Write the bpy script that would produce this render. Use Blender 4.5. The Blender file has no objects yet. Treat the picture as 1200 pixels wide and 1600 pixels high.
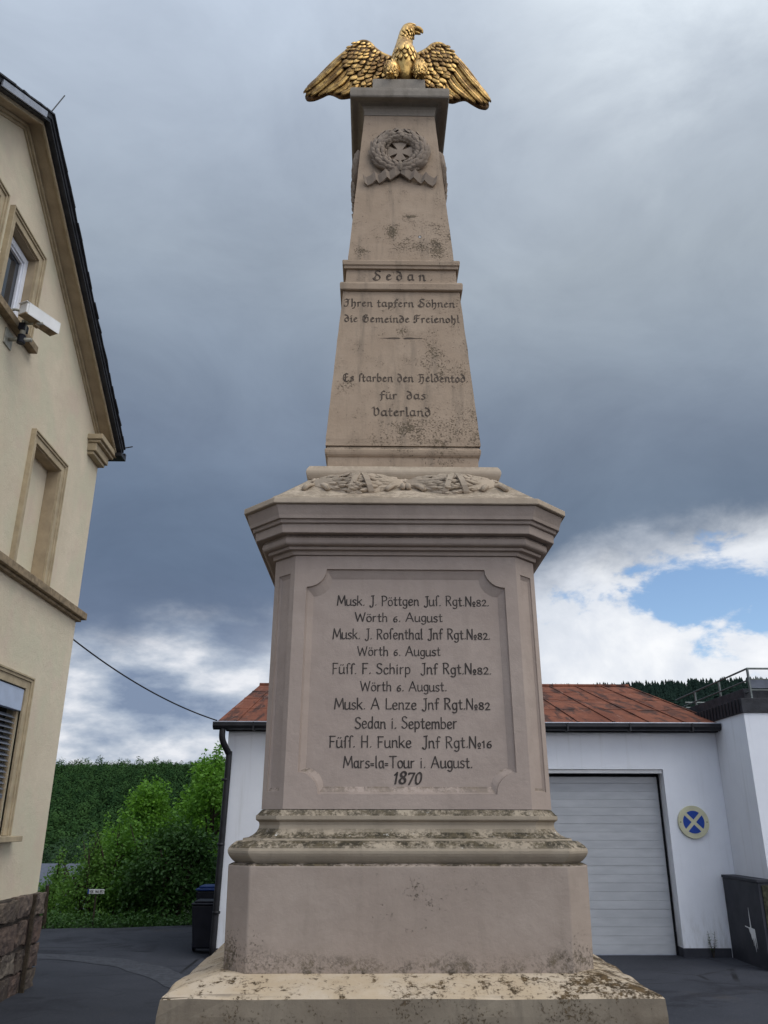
import bpy, bmesh, math, random
from mathutils import Vector, Matrix, noise as mnoise
R = math.radians
SC = bpy.context.scene
COL = SC.collection

# ------------------------------------------------------------------ camera
F_PX, PITCH, YAW, ROLL, CAM_H = 1255.0, R(21.05), R(-0.75), R(0.10), 1.6
cd = bpy.data.cameras.new('camera'); cam = bpy.data.objects.new('camera', cd); COL.objects.link(cam)
cd.sensor_fit = 'VERTICAL'; cd.sensor_height = 36.0; cd.lens = 36.0 * F_PX / 1600.0
cd.clip_start = 0.05; cd.clip_end = 5000
fw = Vector((-math.sin(YAW) * math.cos(PITCH), math.cos(YAW) * math.cos(PITCH), math.sin(PITCH)))
rt = Vector((math.cos(YAW), math.sin(YAW), 0)); up = rt.cross(fw)
r2 = rt * math.cos(ROLL) + up * math.sin(ROLL); u2 = -rt * math.sin(ROLL) + up * math.cos(ROLL)
cam.matrix_world = Matrix(((r2.x, u2.x, -fw.x, 0), (r2.y, u2.y, -fw.y, 0), (r2.z, u2.z, -fw.z, CAM_H), (0, 0, 0, 1)))
SC.camera = cam

# ------------------------------------------------------------------ exposure
vs = SC.view_settings
vs.view_transform = 'Standard'; vs.look = 'None'; vs.gamma = 1.0; vs.exposure = 0.0; vs.use_curve_mapping = False

# ------------------------------------------------------------------ node helper
class NT:
    def __init__(s, tree): s.t = tree; s.n = tree.nodes; s.l = tree.links
    def node(s, typ, **kw):
        n = s.n.new(typ)
        for k, v in kw.items(): setattr(n, k, v)
        return n
    def put(s, sock, v):
        if hasattr(v, 'is_output') or isinstance(v, bpy.types.NodeSocket): s.l.new(v, sock)
        elif isinstance(v, (tuple, list)):
            v = tuple(v)
            if sock.type == 'RGBA' and len(v) == 3: v = v + (1,)
            sock.default_value = v
        else: sock.default_value = v
    def m(s, op, a, b=0.0, c=None, clamp=False):
        n = s.node('ShaderNodeMath', operation=op, use_clamp=clamp)
        s.put(n.inputs[0], a); s.put(n.inputs[1], b)
        if c is not None: s.put(n.inputs[2], c)
        return n.outputs[0]
    def step(s, x, lo, hi, o0=0.0, o1=1.0):
        n = s.node('ShaderNodeMapRange', interpolation_type='SMOOTHSTEP')
        for i, v in enumerate((x, lo, hi, o0, o1)): s.put(n.inputs[i], v)
        return n.outputs[0]
    def mix(s, f, a, b, blend='MIX'):
        n = s.node('ShaderNodeMix', data_type='RGBA', blend_type=blend)
        s.put(n.inputs['Factor'], f); s.put(n.inputs[6], a); s.put(n.inputs[7], b)
        return n.outputs[2]
    def noise(s, vec, scale, detail=5, rough=0.55, dist=0.0):
        n = s.node('ShaderNodeTexNoise'); s.put(n.inputs['Vector'], vec)
        n.inputs['Scale'].default_value = scale; n.inputs['Detail'].default_value = detail
        n.inputs['Roughness'].default_value = rough; n.inputs['Distortion'].default_value = dist
        return n.outputs['Fac']
    def map(s, vec, scale=(1, 1, 1), loc=(0, 0, 0), rot=(0, 0, 0)):
        n = s.node('ShaderNodeMapping'); s.put(n.inputs['Vector'], vec)
        n.inputs['Scale'].default_value = scale; n.inputs['Location'].default_value = loc; n.inputs['Rotation'].default_value = rot
        return n.outputs[0]
    def xyz(s, vec):
        n = s.node('ShaderNodeSeparateXYZ'); s.put(n.inputs[0], vec); return n.outputs
    def ramp(s, f, stops):
        n = s.node('ShaderNodeValToRGB'); s.put(n.inputs[0], f); e = n.color_ramp.elements
        e[0].position, e[0].color = stops[0][0], tuple(stops[0][1]) + (1,)
        e[1].position, e[1].color = stops[-1][0], tuple(stops[-1][1]) + (1,)
        for p, c in stops[1:-1]:
            q = e.new(p); q.color = tuple(c) + (1,)
        return n.outputs[0]
    def bump(s, h, dist, strength=1.0, normal=None):
        n = s.node('ShaderNodeBump'); s.put(n.inputs['Height'], h)
        n.inputs['Distance'].default_value = dist; n.inputs['Strength'].default_value = strength
        if normal is not None: s.put(n.inputs['Normal'], normal)
        return n.outputs[0]

# ------------------------------------------------------------------ world: overcast sky with a clearing low on the right
SUN_EL, SUN_AZ = R(52), R(125)          # azimuth clockwise from +Y: the sun is behind the camera, to the right
W = bpy.data.worlds.new('World'); SC.world = W; W.use_nodes = True
w = NT(W.node_tree); w.n.clear()
D = w.node('ShaderNodeTexCoord').outputs['Generated']
dx, dy, dz = w.xyz(D)
el = w.m('MULTIPLY', w.m('ARCSINE', dz), 57.2958)
az = w.m('MULTIPLY', w.m('ARCTAN2', dx, dy), 57.2958)
azc = w.m('MAXIMUM', w.m('MINIMUM', az, 45), -45)
flat = w.map(D, (1, 1, 1.9))
n1 = w.m('SUBTRACT', w.noise(flat, 2.3, 8, 0.55, 0.3), 0.5)
n2 = w.noise(w.map(D, (1, 1, 1.6), (3.1, 1.7, 0.4)), 5.5, 9, 0.58, 0.35)
n3 = w.noise(w.map(D, (1, 1, 1.3), (7.3, 0.2, 5.1)), 1.7, 5, 0.5, 0.5)
n4 = w.noise(w.map(D, (1, 1, 1.7), (0.7, 9.2, 2.1)), 12.0, 8, 0.6, 0.2)
eb = w.m('ADD', w.m('MULTIPLY_ADD', azc, 0.17, 12.2), w.m('MULTIPLY', n1, 8.0))
eb = w.m('ADD', eb, w.m('MULTIPLY', w.m('SUBTRACT', n4, 0.5), 4.0))
deck = w.step(w.m('SUBTRACT', el, eb), -0.6, 4.2)
ed = w.m('DIVIDE', w.m('ADD', w.m('SUBTRACT', el, 12), w.m('MULTIPLY', w.m('SUBTRACT', n3, 0.5), 11.0)), 50.0, clamp=True)
dc = w.ramp(ed, [(0.0, (.150, .200, .300)), (0.09, (.130, .180, .270)), (0.18, (.146, .198, .288)), (0.27, (.185, .236, .326)), (0.37, (.245, .302, .390)), (0.51, (.345, .408, .492)), (0.68, (.430, .500, .605)), (0.82, (.53, .61, .73)), (1.0, (.66, .74, .86))])
dc = w.mix(w.m('MULTIPLY', w.step(azc, 6, 28), w.step(w.m('ADD', el, w.m('MULTIPLY', w.m('SUBTRACT', n2, 0.5), 22.0)), 41, 54)), dc, (1.5, 1.46, 1.38), 'MULTIPLY')
dc = w.mix(w.step(azc, -14, 22), dc, (1.10, 1.07, 1.02), 'MULTIPLY')
dc = w.mix(1.0, dc, w.ramp(w.noise(flat, 3.4, 8, 0.6, 0.4), [(0.30, (.86, .865, .88)), (0.70, (1.14, 1.135, 1.12))]), 'MULTIPLY')
low = w.step(el, 10.5, 3.5)
n5 = w.noise(w.map(D, (1, 1, 2.4), (5.3, 2.2, 1.9)), 7.5, 9, 0.56, 0.0)
bl = w.ramp(w.m('ADD', w.m('ADD', w.m('MULTIPLY', n5, 2.3), -0.68), w.m('MULTIPLY', low, 0.24)), [(0.25, (.22, .285, .41)), (0.42, (.33, .40, .52)), (0.60, (.50, .56, .655)), (0.85, (.82, .84, .89))])
br = w.ramp(n2, [(0.3, (.60, .655, .74)), (0.5, (.77, .81, .88)), (0.64, (.95, .97, 1.0)), (0.8, (1.05, 1.05, 1.06))])
bank = w.mix(w.step(azc, -13, 6), bl, br)
cloud = w.mix(deck, bank, dc)
cloud = w.mix(w.step(dy, 0.25, -0.55), cloud, (2.15, 2.10, 2.12), 'MULTIPLY')      # unseen cloud on the sun's side, behind the camera, brightened to light front faces
ha = w.m('DIVIDE', w.m('SUBTRACT', az, 26.0), 8.2); he = w.m('DIVIDE', w.m('SUBTRACT', el, 13.7), 3.2)
hd = w.m('SQRT', w.m('ADD', w.m('MULTIPLY', ha, ha), w.m('MULTIPLY', he, he)))
hd = w.m('ADD', hd, w.m('ADD', w.m('MULTIPLY', w.m('SUBTRACT', n2, 0.5), 4.2), w.m('MULTIPLY', w.m('SUBTRACT', n4, 0.5), 3.6)))
cmask = w.step(hd, 0.60, 1.25)
sky = w.node('ShaderNodeTexSky', sky_type='NISHITA', sun_disc=False)
sky.sun_elevation = SUN_EL; sky.sun_rotation = SUN_AZ; sky.air_density = 1.0; sky.dust_density = 0.1; sky.ozone_density = 2.6
bgs = w.node('ShaderNodeBackground'); w.put(bgs.inputs[0], sky.outputs[0]); bgs.inputs[1].default_value = 0.15
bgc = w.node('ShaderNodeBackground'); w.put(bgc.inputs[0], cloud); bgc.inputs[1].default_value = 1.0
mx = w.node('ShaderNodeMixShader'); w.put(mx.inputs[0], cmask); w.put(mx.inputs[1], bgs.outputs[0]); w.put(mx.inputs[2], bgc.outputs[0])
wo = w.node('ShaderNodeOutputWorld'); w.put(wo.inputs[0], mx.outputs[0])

sl = bpy.data.lights.new('sun', 'SUN'); sl.energy = 1.0; sl.angle = R(34); sl.color = (1.0, 0.95, 0.86)
so = bpy.data.objects.new('sun', sl); COL.objects.link(so)
sd_ = Vector((math.sin(SUN_AZ) * math.cos(SUN_EL), math.cos(SUN_AZ) * math.cos(SUN_EL), math.sin(SUN_EL)))
so.rotation_euler = sd_.to_track_quat('Z', 'Y').to_euler(); so.location = (10, -10, 20)

# ------------------------------------------------------------------ object helpers
def tag(o, label=None, cat=None, group=None, kind=None):
    for k, v in (('label', label), ('category', cat), ('group', group), ('kind', kind)):
        if v: o[k] = v
    return o
def empty(name, loc=(0, 0, 0), label=None, cat=None, group=None):
    o = bpy.data.objects.new(name, None); COL.objects.link(o); o.location = loc; o.empty_display_size = 0.2
    return tag(o, label, cat, group)
def obj(name, bm, mat, parent=None, smooth=False, bevel=0.0, seg=2):
    me = bpy.data.meshes.new(name)
    if isinstance(bm, tuple): me.from_pydata(*bm)
    else:
        bmesh.ops.recalc_face_normals(bm, faces=bm.faces); bm.to_mesh(me); bm.free()
    me.materials.append(mat)
    if smooth: me.polygons.foreach_set('use_smooth', [True] * len(me.polygons))
    o = bpy.data.objects.new(name, me); COL.objects.link(o)
    if parent: o.parent = parent
    if bevel:
        b = o.modifiers.new('bevel', 'BEVEL'); b.width = bevel; b.segments = seg; b.limit_method = 'ANGLE'; b.angle_limit = R(28)
    return o
def split(o):
    """one object per loose piece, all with the same name stem"""
    bm = bmesh.new(); bm.from_mesh(o.data); bm.verts.ensure_lookup_table(); seen = set(); isl = []
    for v in bm.verts:
        if v.index in seen: continue
        st = [v]; seen.add(v.index); g_ = []
        while st:
            a = st.pop(); g_.append(a)
            for e in a.link_edges:
                b = e.other_vert(a)
                if b.index not in seen: seen.add(b.index); st.append(b)
        isl.append([x.index for x in g_])
    bm.free(); out = [o]; V = [v.co.copy() for v in o.data.vertices]; P = [list(p.vertices) for p in o.data.polygons]
    for k, g_ in enumerate(isl):
        mp = {a: i for i, a in enumerate(g_)}; me = bpy.data.meshes.new(o.name.split('.')[0])
        me.from_pydata([V[a] for a in g_], [], [[mp[a] for a in p] for p in P if p[0] in mp]); me.materials.append(o.data.materials[0])
        if k == 0: o.data = me
        else:
            c = o.copy(); c.data = me; COL.objects.link(c); out.append(c)
    return out
def face(bm, vs_):
    try: return bm.faces.new(vs_)
    except ValueError: return None
def box(bm, x0, x1, y0, y1, z0, z1):
    v = [bm.verts.new(p) for p in ((x0, y0, z0), (x1, y0, z0), (x1, y1, z0), (x0, y1, z0), (x0, y0, z1), (x1, y0, z1), (x1, y1, z1), (x0, y1, z1))]
    for f in ((3, 2, 1, 0), (4, 5, 6, 7), (0, 1, 5, 4), (1, 2, 6, 5), (2, 3, 7, 6), (3, 0, 4, 7)): bm.faces.new([v[i] for i in f])
    return bm
def boxbm(*a): return box(bmesh.new(), *a)
def tube(bm, pts, rad, n=8, caps=True):
    pts = [Vector(p) for p in pts]; rings = []
    rr = rad if isinstance(rad, (list, tuple)) else [rad] * len(pts)
    a = None
    for i, p in enumerate(pts):
        t = (pts[min(i + 1, len(pts) - 1)] - pts[max(i - 1, 0)]).normalized()
        if a is None: a = t.cross(Vector((0, 0, 1)) if abs(t.z) < 0.9 else Vector((1, 0, 0))).normalized()
        else: a = (a - t * a.dot(t)).normalized()
        b = t.cross(a)
        rings.append([bm.verts.new(p + (a * math.cos(k * 2 * math.pi / n) + b * math.sin(k * 2 * math.pi / n)) * rr[i]) for k in range(n)])
    for r0, r1 in zip(rings, rings[1:]):
        for k in range(n): bm.faces.new((r0[k], r0[(k + 1) % n], r1[(k + 1) % n], r1[k]))
    if caps: bm.faces.new(rings[0][::-1]); bm.faces.new(rings[-1])
    return bm
def prism(bm, poly, axis_a, axis_b, axis_n, org, t0, t1):
    """flat polygon (a,b) extruded between t0 and t1 along axis_n"""
    A, B, N, O = Vector(axis_a), Vector(axis_b), Vector(axis_n), Vector(org)
    lo = [bm.verts.new(O + A * a + B * b + N * t0) for a, b in poly]
    hi = [bm.verts.new(O + A * a + B * b + N * t1) for a, b in poly]
    n = len(poly)
    bm.faces.new(lo[::-1]); bm.faces.new(hi)
    for i in range(n): bm.faces.new((lo[i], lo[(i + 1) % n], hi[(i + 1) % n], hi[i]))
    return bm
def catmull(pts, k=5):
    P = [Vector(p).to_3d() for p in pts]; out = []
    for i in range(len(P) - 1):
        p0, p1, p2, p3 = P[max(i - 1, 0)], P[i], P[i + 1], P[min(i + 2, len(P) - 1)]
        for j in range(k):
            t = j / k
            out.append(0.5 * (2 * p1 + (p2 - p0) * t + (2 * p0 - 5 * p1 + 4 * p2 - p3) * t * t + (3 * p1 - p0 - 3 * p2 + p3) * t ** 3))
    out.append(P[-1]); return out

# ------------------------------------------------------------------ materials
def mat(name, build):
    m = bpy.data.materials.new(name); m.use_nodes = True; t = NT(m.node_tree); t.n.clear()
    bs = t.node('ShaderNodeBsdfPrincipled'); out = t.node('ShaderNodeOutputMaterial')
    t.l.new(bs.outputs[0], out.inputs[0]); bs.inputs['Roughness'].default_value = 0.85
    bs.inputs['Specular IOR Level'].default_value = 0.25
    build(t, bs); return m
def put(t, bs, **kw):
    nm = {'color': 'Base Color', 'rough': 'Roughness', 'normal': 'Normal', 'metal': 'Metallic', 'spec': 'Specular IOR Level'}
    for k, v in kw.items(): t.put(bs.inputs[nm[k]], v)
def simple(name, c, rough=0.6, metal=0.0, var=0.12, scale=8.0, bump=0.0):
    def b(t, bs):
        o = t.node('ShaderNodeTexCoord').outputs['Object']; n = t.noise(o, scale, 6)
        put(t, bs, color=t.mix(t.step(n, 0.3, 0.7), [x * (1 - var) for x in c], [min(1, x * (1 + var)) for x in c]), metal=metal,
            rough=t.step(t.noise(o, scale * 2.3, 4), 0.2, 0.8, rough * 0.85, min(1, rough * 1.15)))
        if bump: put(t, bs, normal=t.bump(t.noise(o, scale * 6, 6), bump))
    return mat(name, b)
def stone(name, c0, c1, dirt=(.055, .045, .030), updirt=1.0, foot=None, spots=0.0, side=False, ochre=False, streak=0.35, top=None, zs=(), patches=(), chips=()):
    """painted stone: tint patches, lichen on ledges, a dirt fringe above foot height, black speckle"""
    def b(t, bs):
        tc = t.node('ShaderNodeTexCoord').outputs['Object']; geo = t.node('ShaderNodeNewGeometry')
        x, y, z = t.xyz(tc); nz = t.xyz(geo.outputs['True Normal'])[2]
        big = t.noise(tc, 2.2, 5, 0.6, 0.3); mid = t.noise(tc, 9, 6, 0.6); fine = t.noise(tc, 70, 5, 0.65); grain = t.noise(tc, 34, 6, 0.7); speck = t.noise(tc, 85, 5, 0.72)
        col = t.mix(t.step(big, 0.32, 0.68), c0, c1)
        col = t.mix(t.step(mid, 0.35, 0.7, 0.0, 0.35), col, [v * 0.80 for v in c0])
        st = t.noise(t.map(tc, (9, 9, 0.9)), 1.6, 6, 0.6)
        col = t.mix(t.m('MULTIPLY', t.step(st, 0.5, 0.72), streak), col, (.15, .125, .095))
        col = t.mix(t.step(fine, 0.60, 0.78, 0.0, 0.30), col, [v * 0.62 for v in c0])
        if ochre:
            up_o = t.step(nz, 0.4, 0.7)
            col = t.mix(up_o, col, t.mix(t.step(t.noise(tc, 5, 6, 0.65), 0.35, 0.65), (.44, .345, .235), (.49, .405, .305)))
        upm = t.step(nz, 0.25, 0.75)
        gm = t.m('ADD', t.m('MULTIPLY', grain, 0.36), t.m('ADD', t.m('MULTIPLY', speck, 0.30), t.m('MULTIPLY', mid, 0.38)))
        if ochre: gm = t.m('ADD', gm, t.m('MULTIPLY', t.step(t.m('ADD', x, t.m('MULTIPLY', big, 0.8)), 0.55, 1.35), 0.055))
        sp = t.step(gm, 0.440 if not ochre else 0.535, 0.57 if not ochre else 0.615)
        dm = t.m('MULTIPLY', t.m('MULTIPLY', upm, sp), updirt)
        if foot:
            z0, h = foot
            fr = t.m('ADD', t.step(z, z0, z0 + h, 1.0, 0.0), t.m('MULTIPLY', t.m('SUBTRACT', big, 0.5), 0.9))
            corner = t.m('MULTIPLY', t.step(t.m('ABSOLUTE', x), 0.55, 0.80), 0.20)
            ft = t.m('MULTIPLY', t.step(t.m('ADD', fr, corner), 0.30, 0.95), t.step(t.m('ADD', t.m('MULTIPLY', grain, 0.35), t.m('ADD', t.m('MULTIPLY', speck, 0.42), t.m('MULTIPLY', mid, 0.3))), 0.47, 0.66))
            dm = t.m('MAXIMUM', dm, t.m('MULTIPLY', ft, 0.85))
        for zc, hh, am in zs:                     # worn, lichen-spotted courses of the shaft
            q = t.m('MULTIPLY', t.step(t.m('ABSOLUTE', t.m('SUBTRACT', z, zc)), hh, 0.0), am)
            if side: q = t.m('MULTIPLY', q, t.step(x, -0.45, 0.30, 0.35, 1.0))
            k = t.step(t.m('ADD', t.m('ADD', t.m('MULTIPLY', speck, 0.75), t.m('MULTIPLY', mid, 0.34)), t.m('MULTIPLY', q, 0.11)), 0.655, 0.725)
            dm = t.m('MAXIMUM', dm, t.m('MULTIPLY', k, 0.72))
        for px_, pz_, rx_, rz_, am in patches:
            ux = t.m('DIVIDE', t.m('SUBTRACT', x, px_), rx_); uz = t.m('DIVIDE', t.m('SUBTRACT', z, pz_), rz_)
            q = t.m('SUBTRACT', 1.0, t.m('SQRT', t.m('ADD', t.m('MULTIPLY', ux, ux), t.m('MULTIPLY', uz, uz))), clamp=True)
            k = t.step(t.m('ADD', t.m('ADD', t.m('MULTIPLY', speck, 0.62), t.m('MULTIPLY', mid, 0.34)), t.m('MULTIPLY', q, 0.16 * am)), 0.585, 0.66)
            dm = t.m('MAXIMUM', dm, t.m('MULTIPLY', t.m('MULTIPLY', k, t.step(q, 0.0, 0.18)), 0.8))
        for px_, pz_, r_ in chips:
            ux = t.m('SUBTRACT', x, px_); uz = t.m('SUBTRACT', z, pz_)
            d_ = t.m('ADD', t.m('SQRT', t.m('ADD', t.m('MULTIPLY', ux, ux), t.m('MULTIPLY', uz, uz))), t.m('MULTIPLY', t.m('SUBTRACT', grain, 0.5), r_ * 1.6))
            col = t.mix(t.step(d_, r_ * 1.35, r_), col, (.055, .045, .035)); col = t.mix(t.step(d_, r_, r_ * 0.8), col, (.50, .485, .46))
        if spots:
            ks = t.step(t.m('ADD', t.m('MULTIPLY', grain, 0.55), t.m('MULTIPLY', big, 0.5)), 0.715 - 0.05 * spots, 0.79)
            dm = t.m('MAXIMUM', dm, t.m('MULTIPLY', ks, 0.8))
        dcol = t.mix(t.step(t.noise(tc, 22, 4), 0.4, 0.62), dirt, [dirt[0] * 2.1, dirt[1] * 2.0, dirt[2] * 1.8])
        col = t.mix(dm, col, dcol)
        if top is not None: col = t.mix(t.m('MULTIPLY', t.step(t.noise(tc, 30, 5, 0.7), 0.63, 0.72), upm), col, top)
        h = t.m('ADD', t.m('MULTIPLY', grain, 0.5), t.m('ADD', t.m('MULTIPLY', mid, 0.9), t.m('MULTIPLY', dm, -0.5)))
        put(t, bs, color=col, rough=0.9, normal=t.bump(h, 0.006, 0.75), spec=0.15)
    return mat(name, b)

M_SLAB = stone('slab_stone', (.185, .150, .110), (.245, .205, .152), dirt=(.050, .034, .018), ochre=True, spots=1.0, streak=0.75, foot=(0.55, 0.5), patches=((-.55, .84, .6, .2, .5), (.1, .84, .5, .2, .7), (.7, .86, .5, .2, .7)))
M_BLOCK = stone('block_stone', patches=((.04, 1.33, .34, .14, .34), (-.06, 1.20, .16, .14, .30), (-.78, 1.05, .16, .16, .9), (.78, 1.03, .16, .12, .9)), c0=(.330, .264, .214), c1=(.370, .302, .248), foot=(0.97, 0.17), spots=-0.2, streak=0.12)
M_MOULD = stone('moulding_stone', (.33, .272, .20), (.385, .322, .24), dirt=(.045, .038, .026), updirt=1.0, streak=0.2, top=(.62, .60, .55))
M_DIE = stone('die_stone', (.366, .292, .244), (.402, .325, .272), streak=0.08, spots=-0.6)
M_CORN = stone('cornice_stone', (.335, .268, .222), (.375, .302, .25), streak=0.12, spots=-0.3)
M_FRIEZE = stone('frieze_stone', (.41, .325, .24), (.47, .385, .29), streak=0.15, updirt=0.45)
M_SHAFT = stone('shaft_stone', (.365, .272, .192), (.41, .312, .225), streak=0.45, side=True, zs=((3.80, 0.35, 1.0), (4.35, 0.5, 0.55), (5.35, 0.45, 0.9), (5.0, 2.5, 0.30)), patches=((.22, 4.33, .22, .36, .8), (.02, 3.84, .34, .14, 1.0), (-.36, 4.14, .10, .10, .9), (-.06, 5.42, .10, .12, 1.2), (.24, 5.30, .16, .22, 1.0), (.07, 5.56, .09, .03, 1.5), (.0, 4.57, .10, .08, .9), (-.26, 5.24, .12, .10, .9), (.0, 5.80, .24, .10, .5)), chips=((.133, 5.375, .011),))
M_CAP = stone('cap_stone', (.25, .215, .175), (.32, .28, .23), streak=0.5, spots=0.4)
M_WREATH = stone('carved_stone', (.265, .208, .160), (.33, .265, .205), streak=0.4, updirt=0.5)
M_INK = simple('lettering_paint', (.050, .040, .034), 0.7, var=0.35, scale=40)
M_INK2 = simple('worn_lettering_paint', (.085, .062, .045), 0.75, var=0.45, scale=45)

def b_gold(t, bs):
    o = t.node('ShaderNodeTexCoord').outputs['Object']
    n = t.noise(o, 14, 6, 0.6); k = t.step(n, 0.42, 0.66)
    col = t.mix(k, (.58, .37, .125), (.24, .14, .05))
    put(t, bs, color=col, metal=1.0, rough=t.step(n, 0.3, 0.7, 0.34, 0.55), normal=t.bump(t.noise(o, 55, 5), 0.004, 0.7), spec=0.5)
M_GOLD = mat('gilding', b_gold)
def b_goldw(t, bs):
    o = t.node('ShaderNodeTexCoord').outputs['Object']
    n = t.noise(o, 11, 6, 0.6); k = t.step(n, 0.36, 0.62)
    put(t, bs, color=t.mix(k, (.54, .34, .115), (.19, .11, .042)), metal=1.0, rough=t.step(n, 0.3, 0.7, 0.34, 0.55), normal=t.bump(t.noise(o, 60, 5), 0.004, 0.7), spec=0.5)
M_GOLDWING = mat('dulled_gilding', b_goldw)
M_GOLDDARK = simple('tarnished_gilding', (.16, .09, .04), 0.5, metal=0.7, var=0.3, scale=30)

def b_stucco(t, bs):
    o = t.node('ShaderNodeTexCoord').outputs['Object']
    z = t.xyz(o)[2]
    n = t.noise(o, 1.1, 6, 0.6, 0.3); st = t.noise(t.map(o, (1, 5, 0.5)), 1.3, 6, 0.6)
    col = t.mix(t.step(n, 0.3, 0.7), (.61, .525, .395), (.68, .59, .45))
    col = t.mix(t.step(st, 0.50, 0.75, 0.0, 0.20), col, (.46, .40, .30))
    col = t.mix(t.step(t.noise(t.map(o, (1, 1, 1), (3, 1, 7)), 1.7, 5, .55, .4), .40, .66), col, (.60, .55, .41))
    col = t.mix(t.step(t.noise(t.map(o, (1, 1, 1), (8, 4, 2)), 2.4, 6, .6, .4), .50, .72, 0, .6), col, (.62, .50, .40))
    col = t.mix(t.step(t.noise(o, 5.5, 6, .7), .62, .74, 0, .35), col, (.42, .37, .28))
    col = t.mix(t.step(t.noise(o, 26, 4, 0.7), 0.66, 0.76, 0.0, 0.4), col, (.42, .36, .27))
    put(t, bs, color=col, rough=0.95, normal=t.bump(t.m('ADD', t.noise(o, 60, 5, 0.75), t.m('MULTIPLY', t.noise(o, 7, 5, .6), 1.6)), 0.006, 0.9), spec=0.1)
M_STUCCO = mat('ochre_render', b_stucco)
M_TRIM = simple('ochre_trim', (.40, .325, .215), 0.85, var=0.14, scale=7, bump=0.004)
M_TRIM2 = simple('brown_soffit_paint', (.36, .285, .19), 0.8, var=0.12, scale=6, bump=0.003)
M_SILL = simple('weathered_sill', (.25, .19, .12), 0.9, var=0.3, scale=14, bump=0.004)
M_SLATE = simple('slate', (.028, .029, .034), 0.55, var=0.3, scale=9, bump=0.004)
M_ZINC = simple('zinc_sheet', (.33, .35, .40), 0.45, metal=0.3, var=0.1)
M_DARKMETAL = simple('dark_gutter_metal', (.022, .022, .025), 0.42, metal=0.2, var=0.25)
M_PVC = simple('white_window_plastic', (.72, .74, .80), 0.4, var=0.05)
M_SLAT = simple('grey_blind_slats', (.15, .165, .20), 0.45, var=0.15)
M_SHBOX = simple('blind_pelmet_metal', (.40, .47, .60), 0.4, var=0.06)
M_ROOM = simple('curtain_cloth', (.30, .33, .38), 0.9, var=0.2)
M_DARK = simple('black_interior', (.008, .008, .010), 0.9, var=0.2)
M_WHITEP = simple('white_lacquer', (.74, .74, .73), 0.45, var=0.07, scale=5)
M_GALV = simple('galvanised_steel', (.13, .145, .14), 0.45, metal=0.5, var=0.2, scale=20)
M_BRKT = simple('grey_bracket_paint', (.33, .32, .27), 0.5, metal=0.3, var=0.2, scale=30)
M_GLASS = mat('window_glass', lambda t, bs: put(t, bs, color=(.015, .02, .028), rough=0.04, spec=0.8))
def b_white(t, bs):
    o = t.node('ShaderNodeTexCoord').outputs['Object']; z = t.xyz(o)[2]
    n = t.noise(o, 1.4, 6, 0.6)
    col = t.mix(t.step(n, 0.3, 0.72), (.73, .745, .785), (.79, .805, .84))
    fr = t.m('MULTIPLY', t.step(z, 0.1, 0.7, 1.0, 0.0), t.step(t.noise(t.map(o, (6, 6, 1.3)), 2.0, 6, .65), 0.44, 0.66))
    col = t.mix(t.m('MULTIPLY', fr, 0.50), col, (.40, .39, .36))
    st = t.noise(t.map(o, (7, 7, 0.5)), 1.6, 5)
    col = t.mix(t.step(st, 0.53, 0.75, 0, 0.30), col, (.50, .50, .49))
    put(t, bs, color=col, rough=0.9, normal=t.bump(t.m('ADD', t.noise(o, 90, 4, .7), t.noise(o, 7, 3)), 0.003, 0.7), spec=0.15)
M_WHITE = mat('white_render', b_white)
def b_door(t, bs):
    o = t.node('ShaderNodeTexCoord').outputs['Object']
    n = t.noise(t.map(o, (1, 1, 4)), 3, 5)
    put(t, bs, color=t.mix(t.step(n, .3, .7), (.37, .38, .395), (.43, .44, .455)), rough=0.5, spec=0.3, normal=t.bump(t.noise(t.map(o, (1, 1, 9)), 14, 3), 0.001, 0.4))
M_DOOR = mat('grey_garage_door_paint', b_door)
def b_roof(t, bs):
    o = t.node('ShaderNodeTexCoord').outputs['Object']
    x, y, z = t.xyz(o)
    n = t.noise(t.map(o, (1, 0.7, 1)), 2.2, 7, 0.65, 0.4); f = t.noise(o, 17, 6, 0.7); b = t.noise(t.map(o, (4.5, .9, 1), (2, 5, 0)), 1.4, 6, .62, .5)
    col = t.mix(t.step(n, 0.3, 0.68), (.135, .044, .024), (.225, .080, .044))
    col = t.mix(t.step(f, 0.5, 0.72, 0, 0.55), col, (.13, .045, .028))
    col = t.mix(t.step(b, 0.49, 0.62, 0, 0.8), col, (.034, .020, .017))
    bl_ = t.noise(t.map(o, (1.2, .8, 1), (1.4, 3.2, 0)), 1.1, 6, .65, .6)
    col = t.mix(t.step(bl_, 0.52, 0.64, 0, 0.75), col, (.040, .026, .022))
    col = t.mix(t.step(t.noise(t.map(o, (9, .5, 1)), 1.8, 5, .7), 0.60, 0.70, 0, 0.5), col, (.36, .22, .17))
    col = t.mix(t.step(t.noise(o, 7.5, 5, .7), 0.66, 0.74, 0, 0.6), col, (.42, .27, .19))
    put(t, bs, color=col, rough=0.85, normal=t.bump(t.m('ADD', f, n), 0.012, 0.8), spec=0.2)
M_REDROOF = mat('rust_red_roof_sheet', b_roof)
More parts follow.
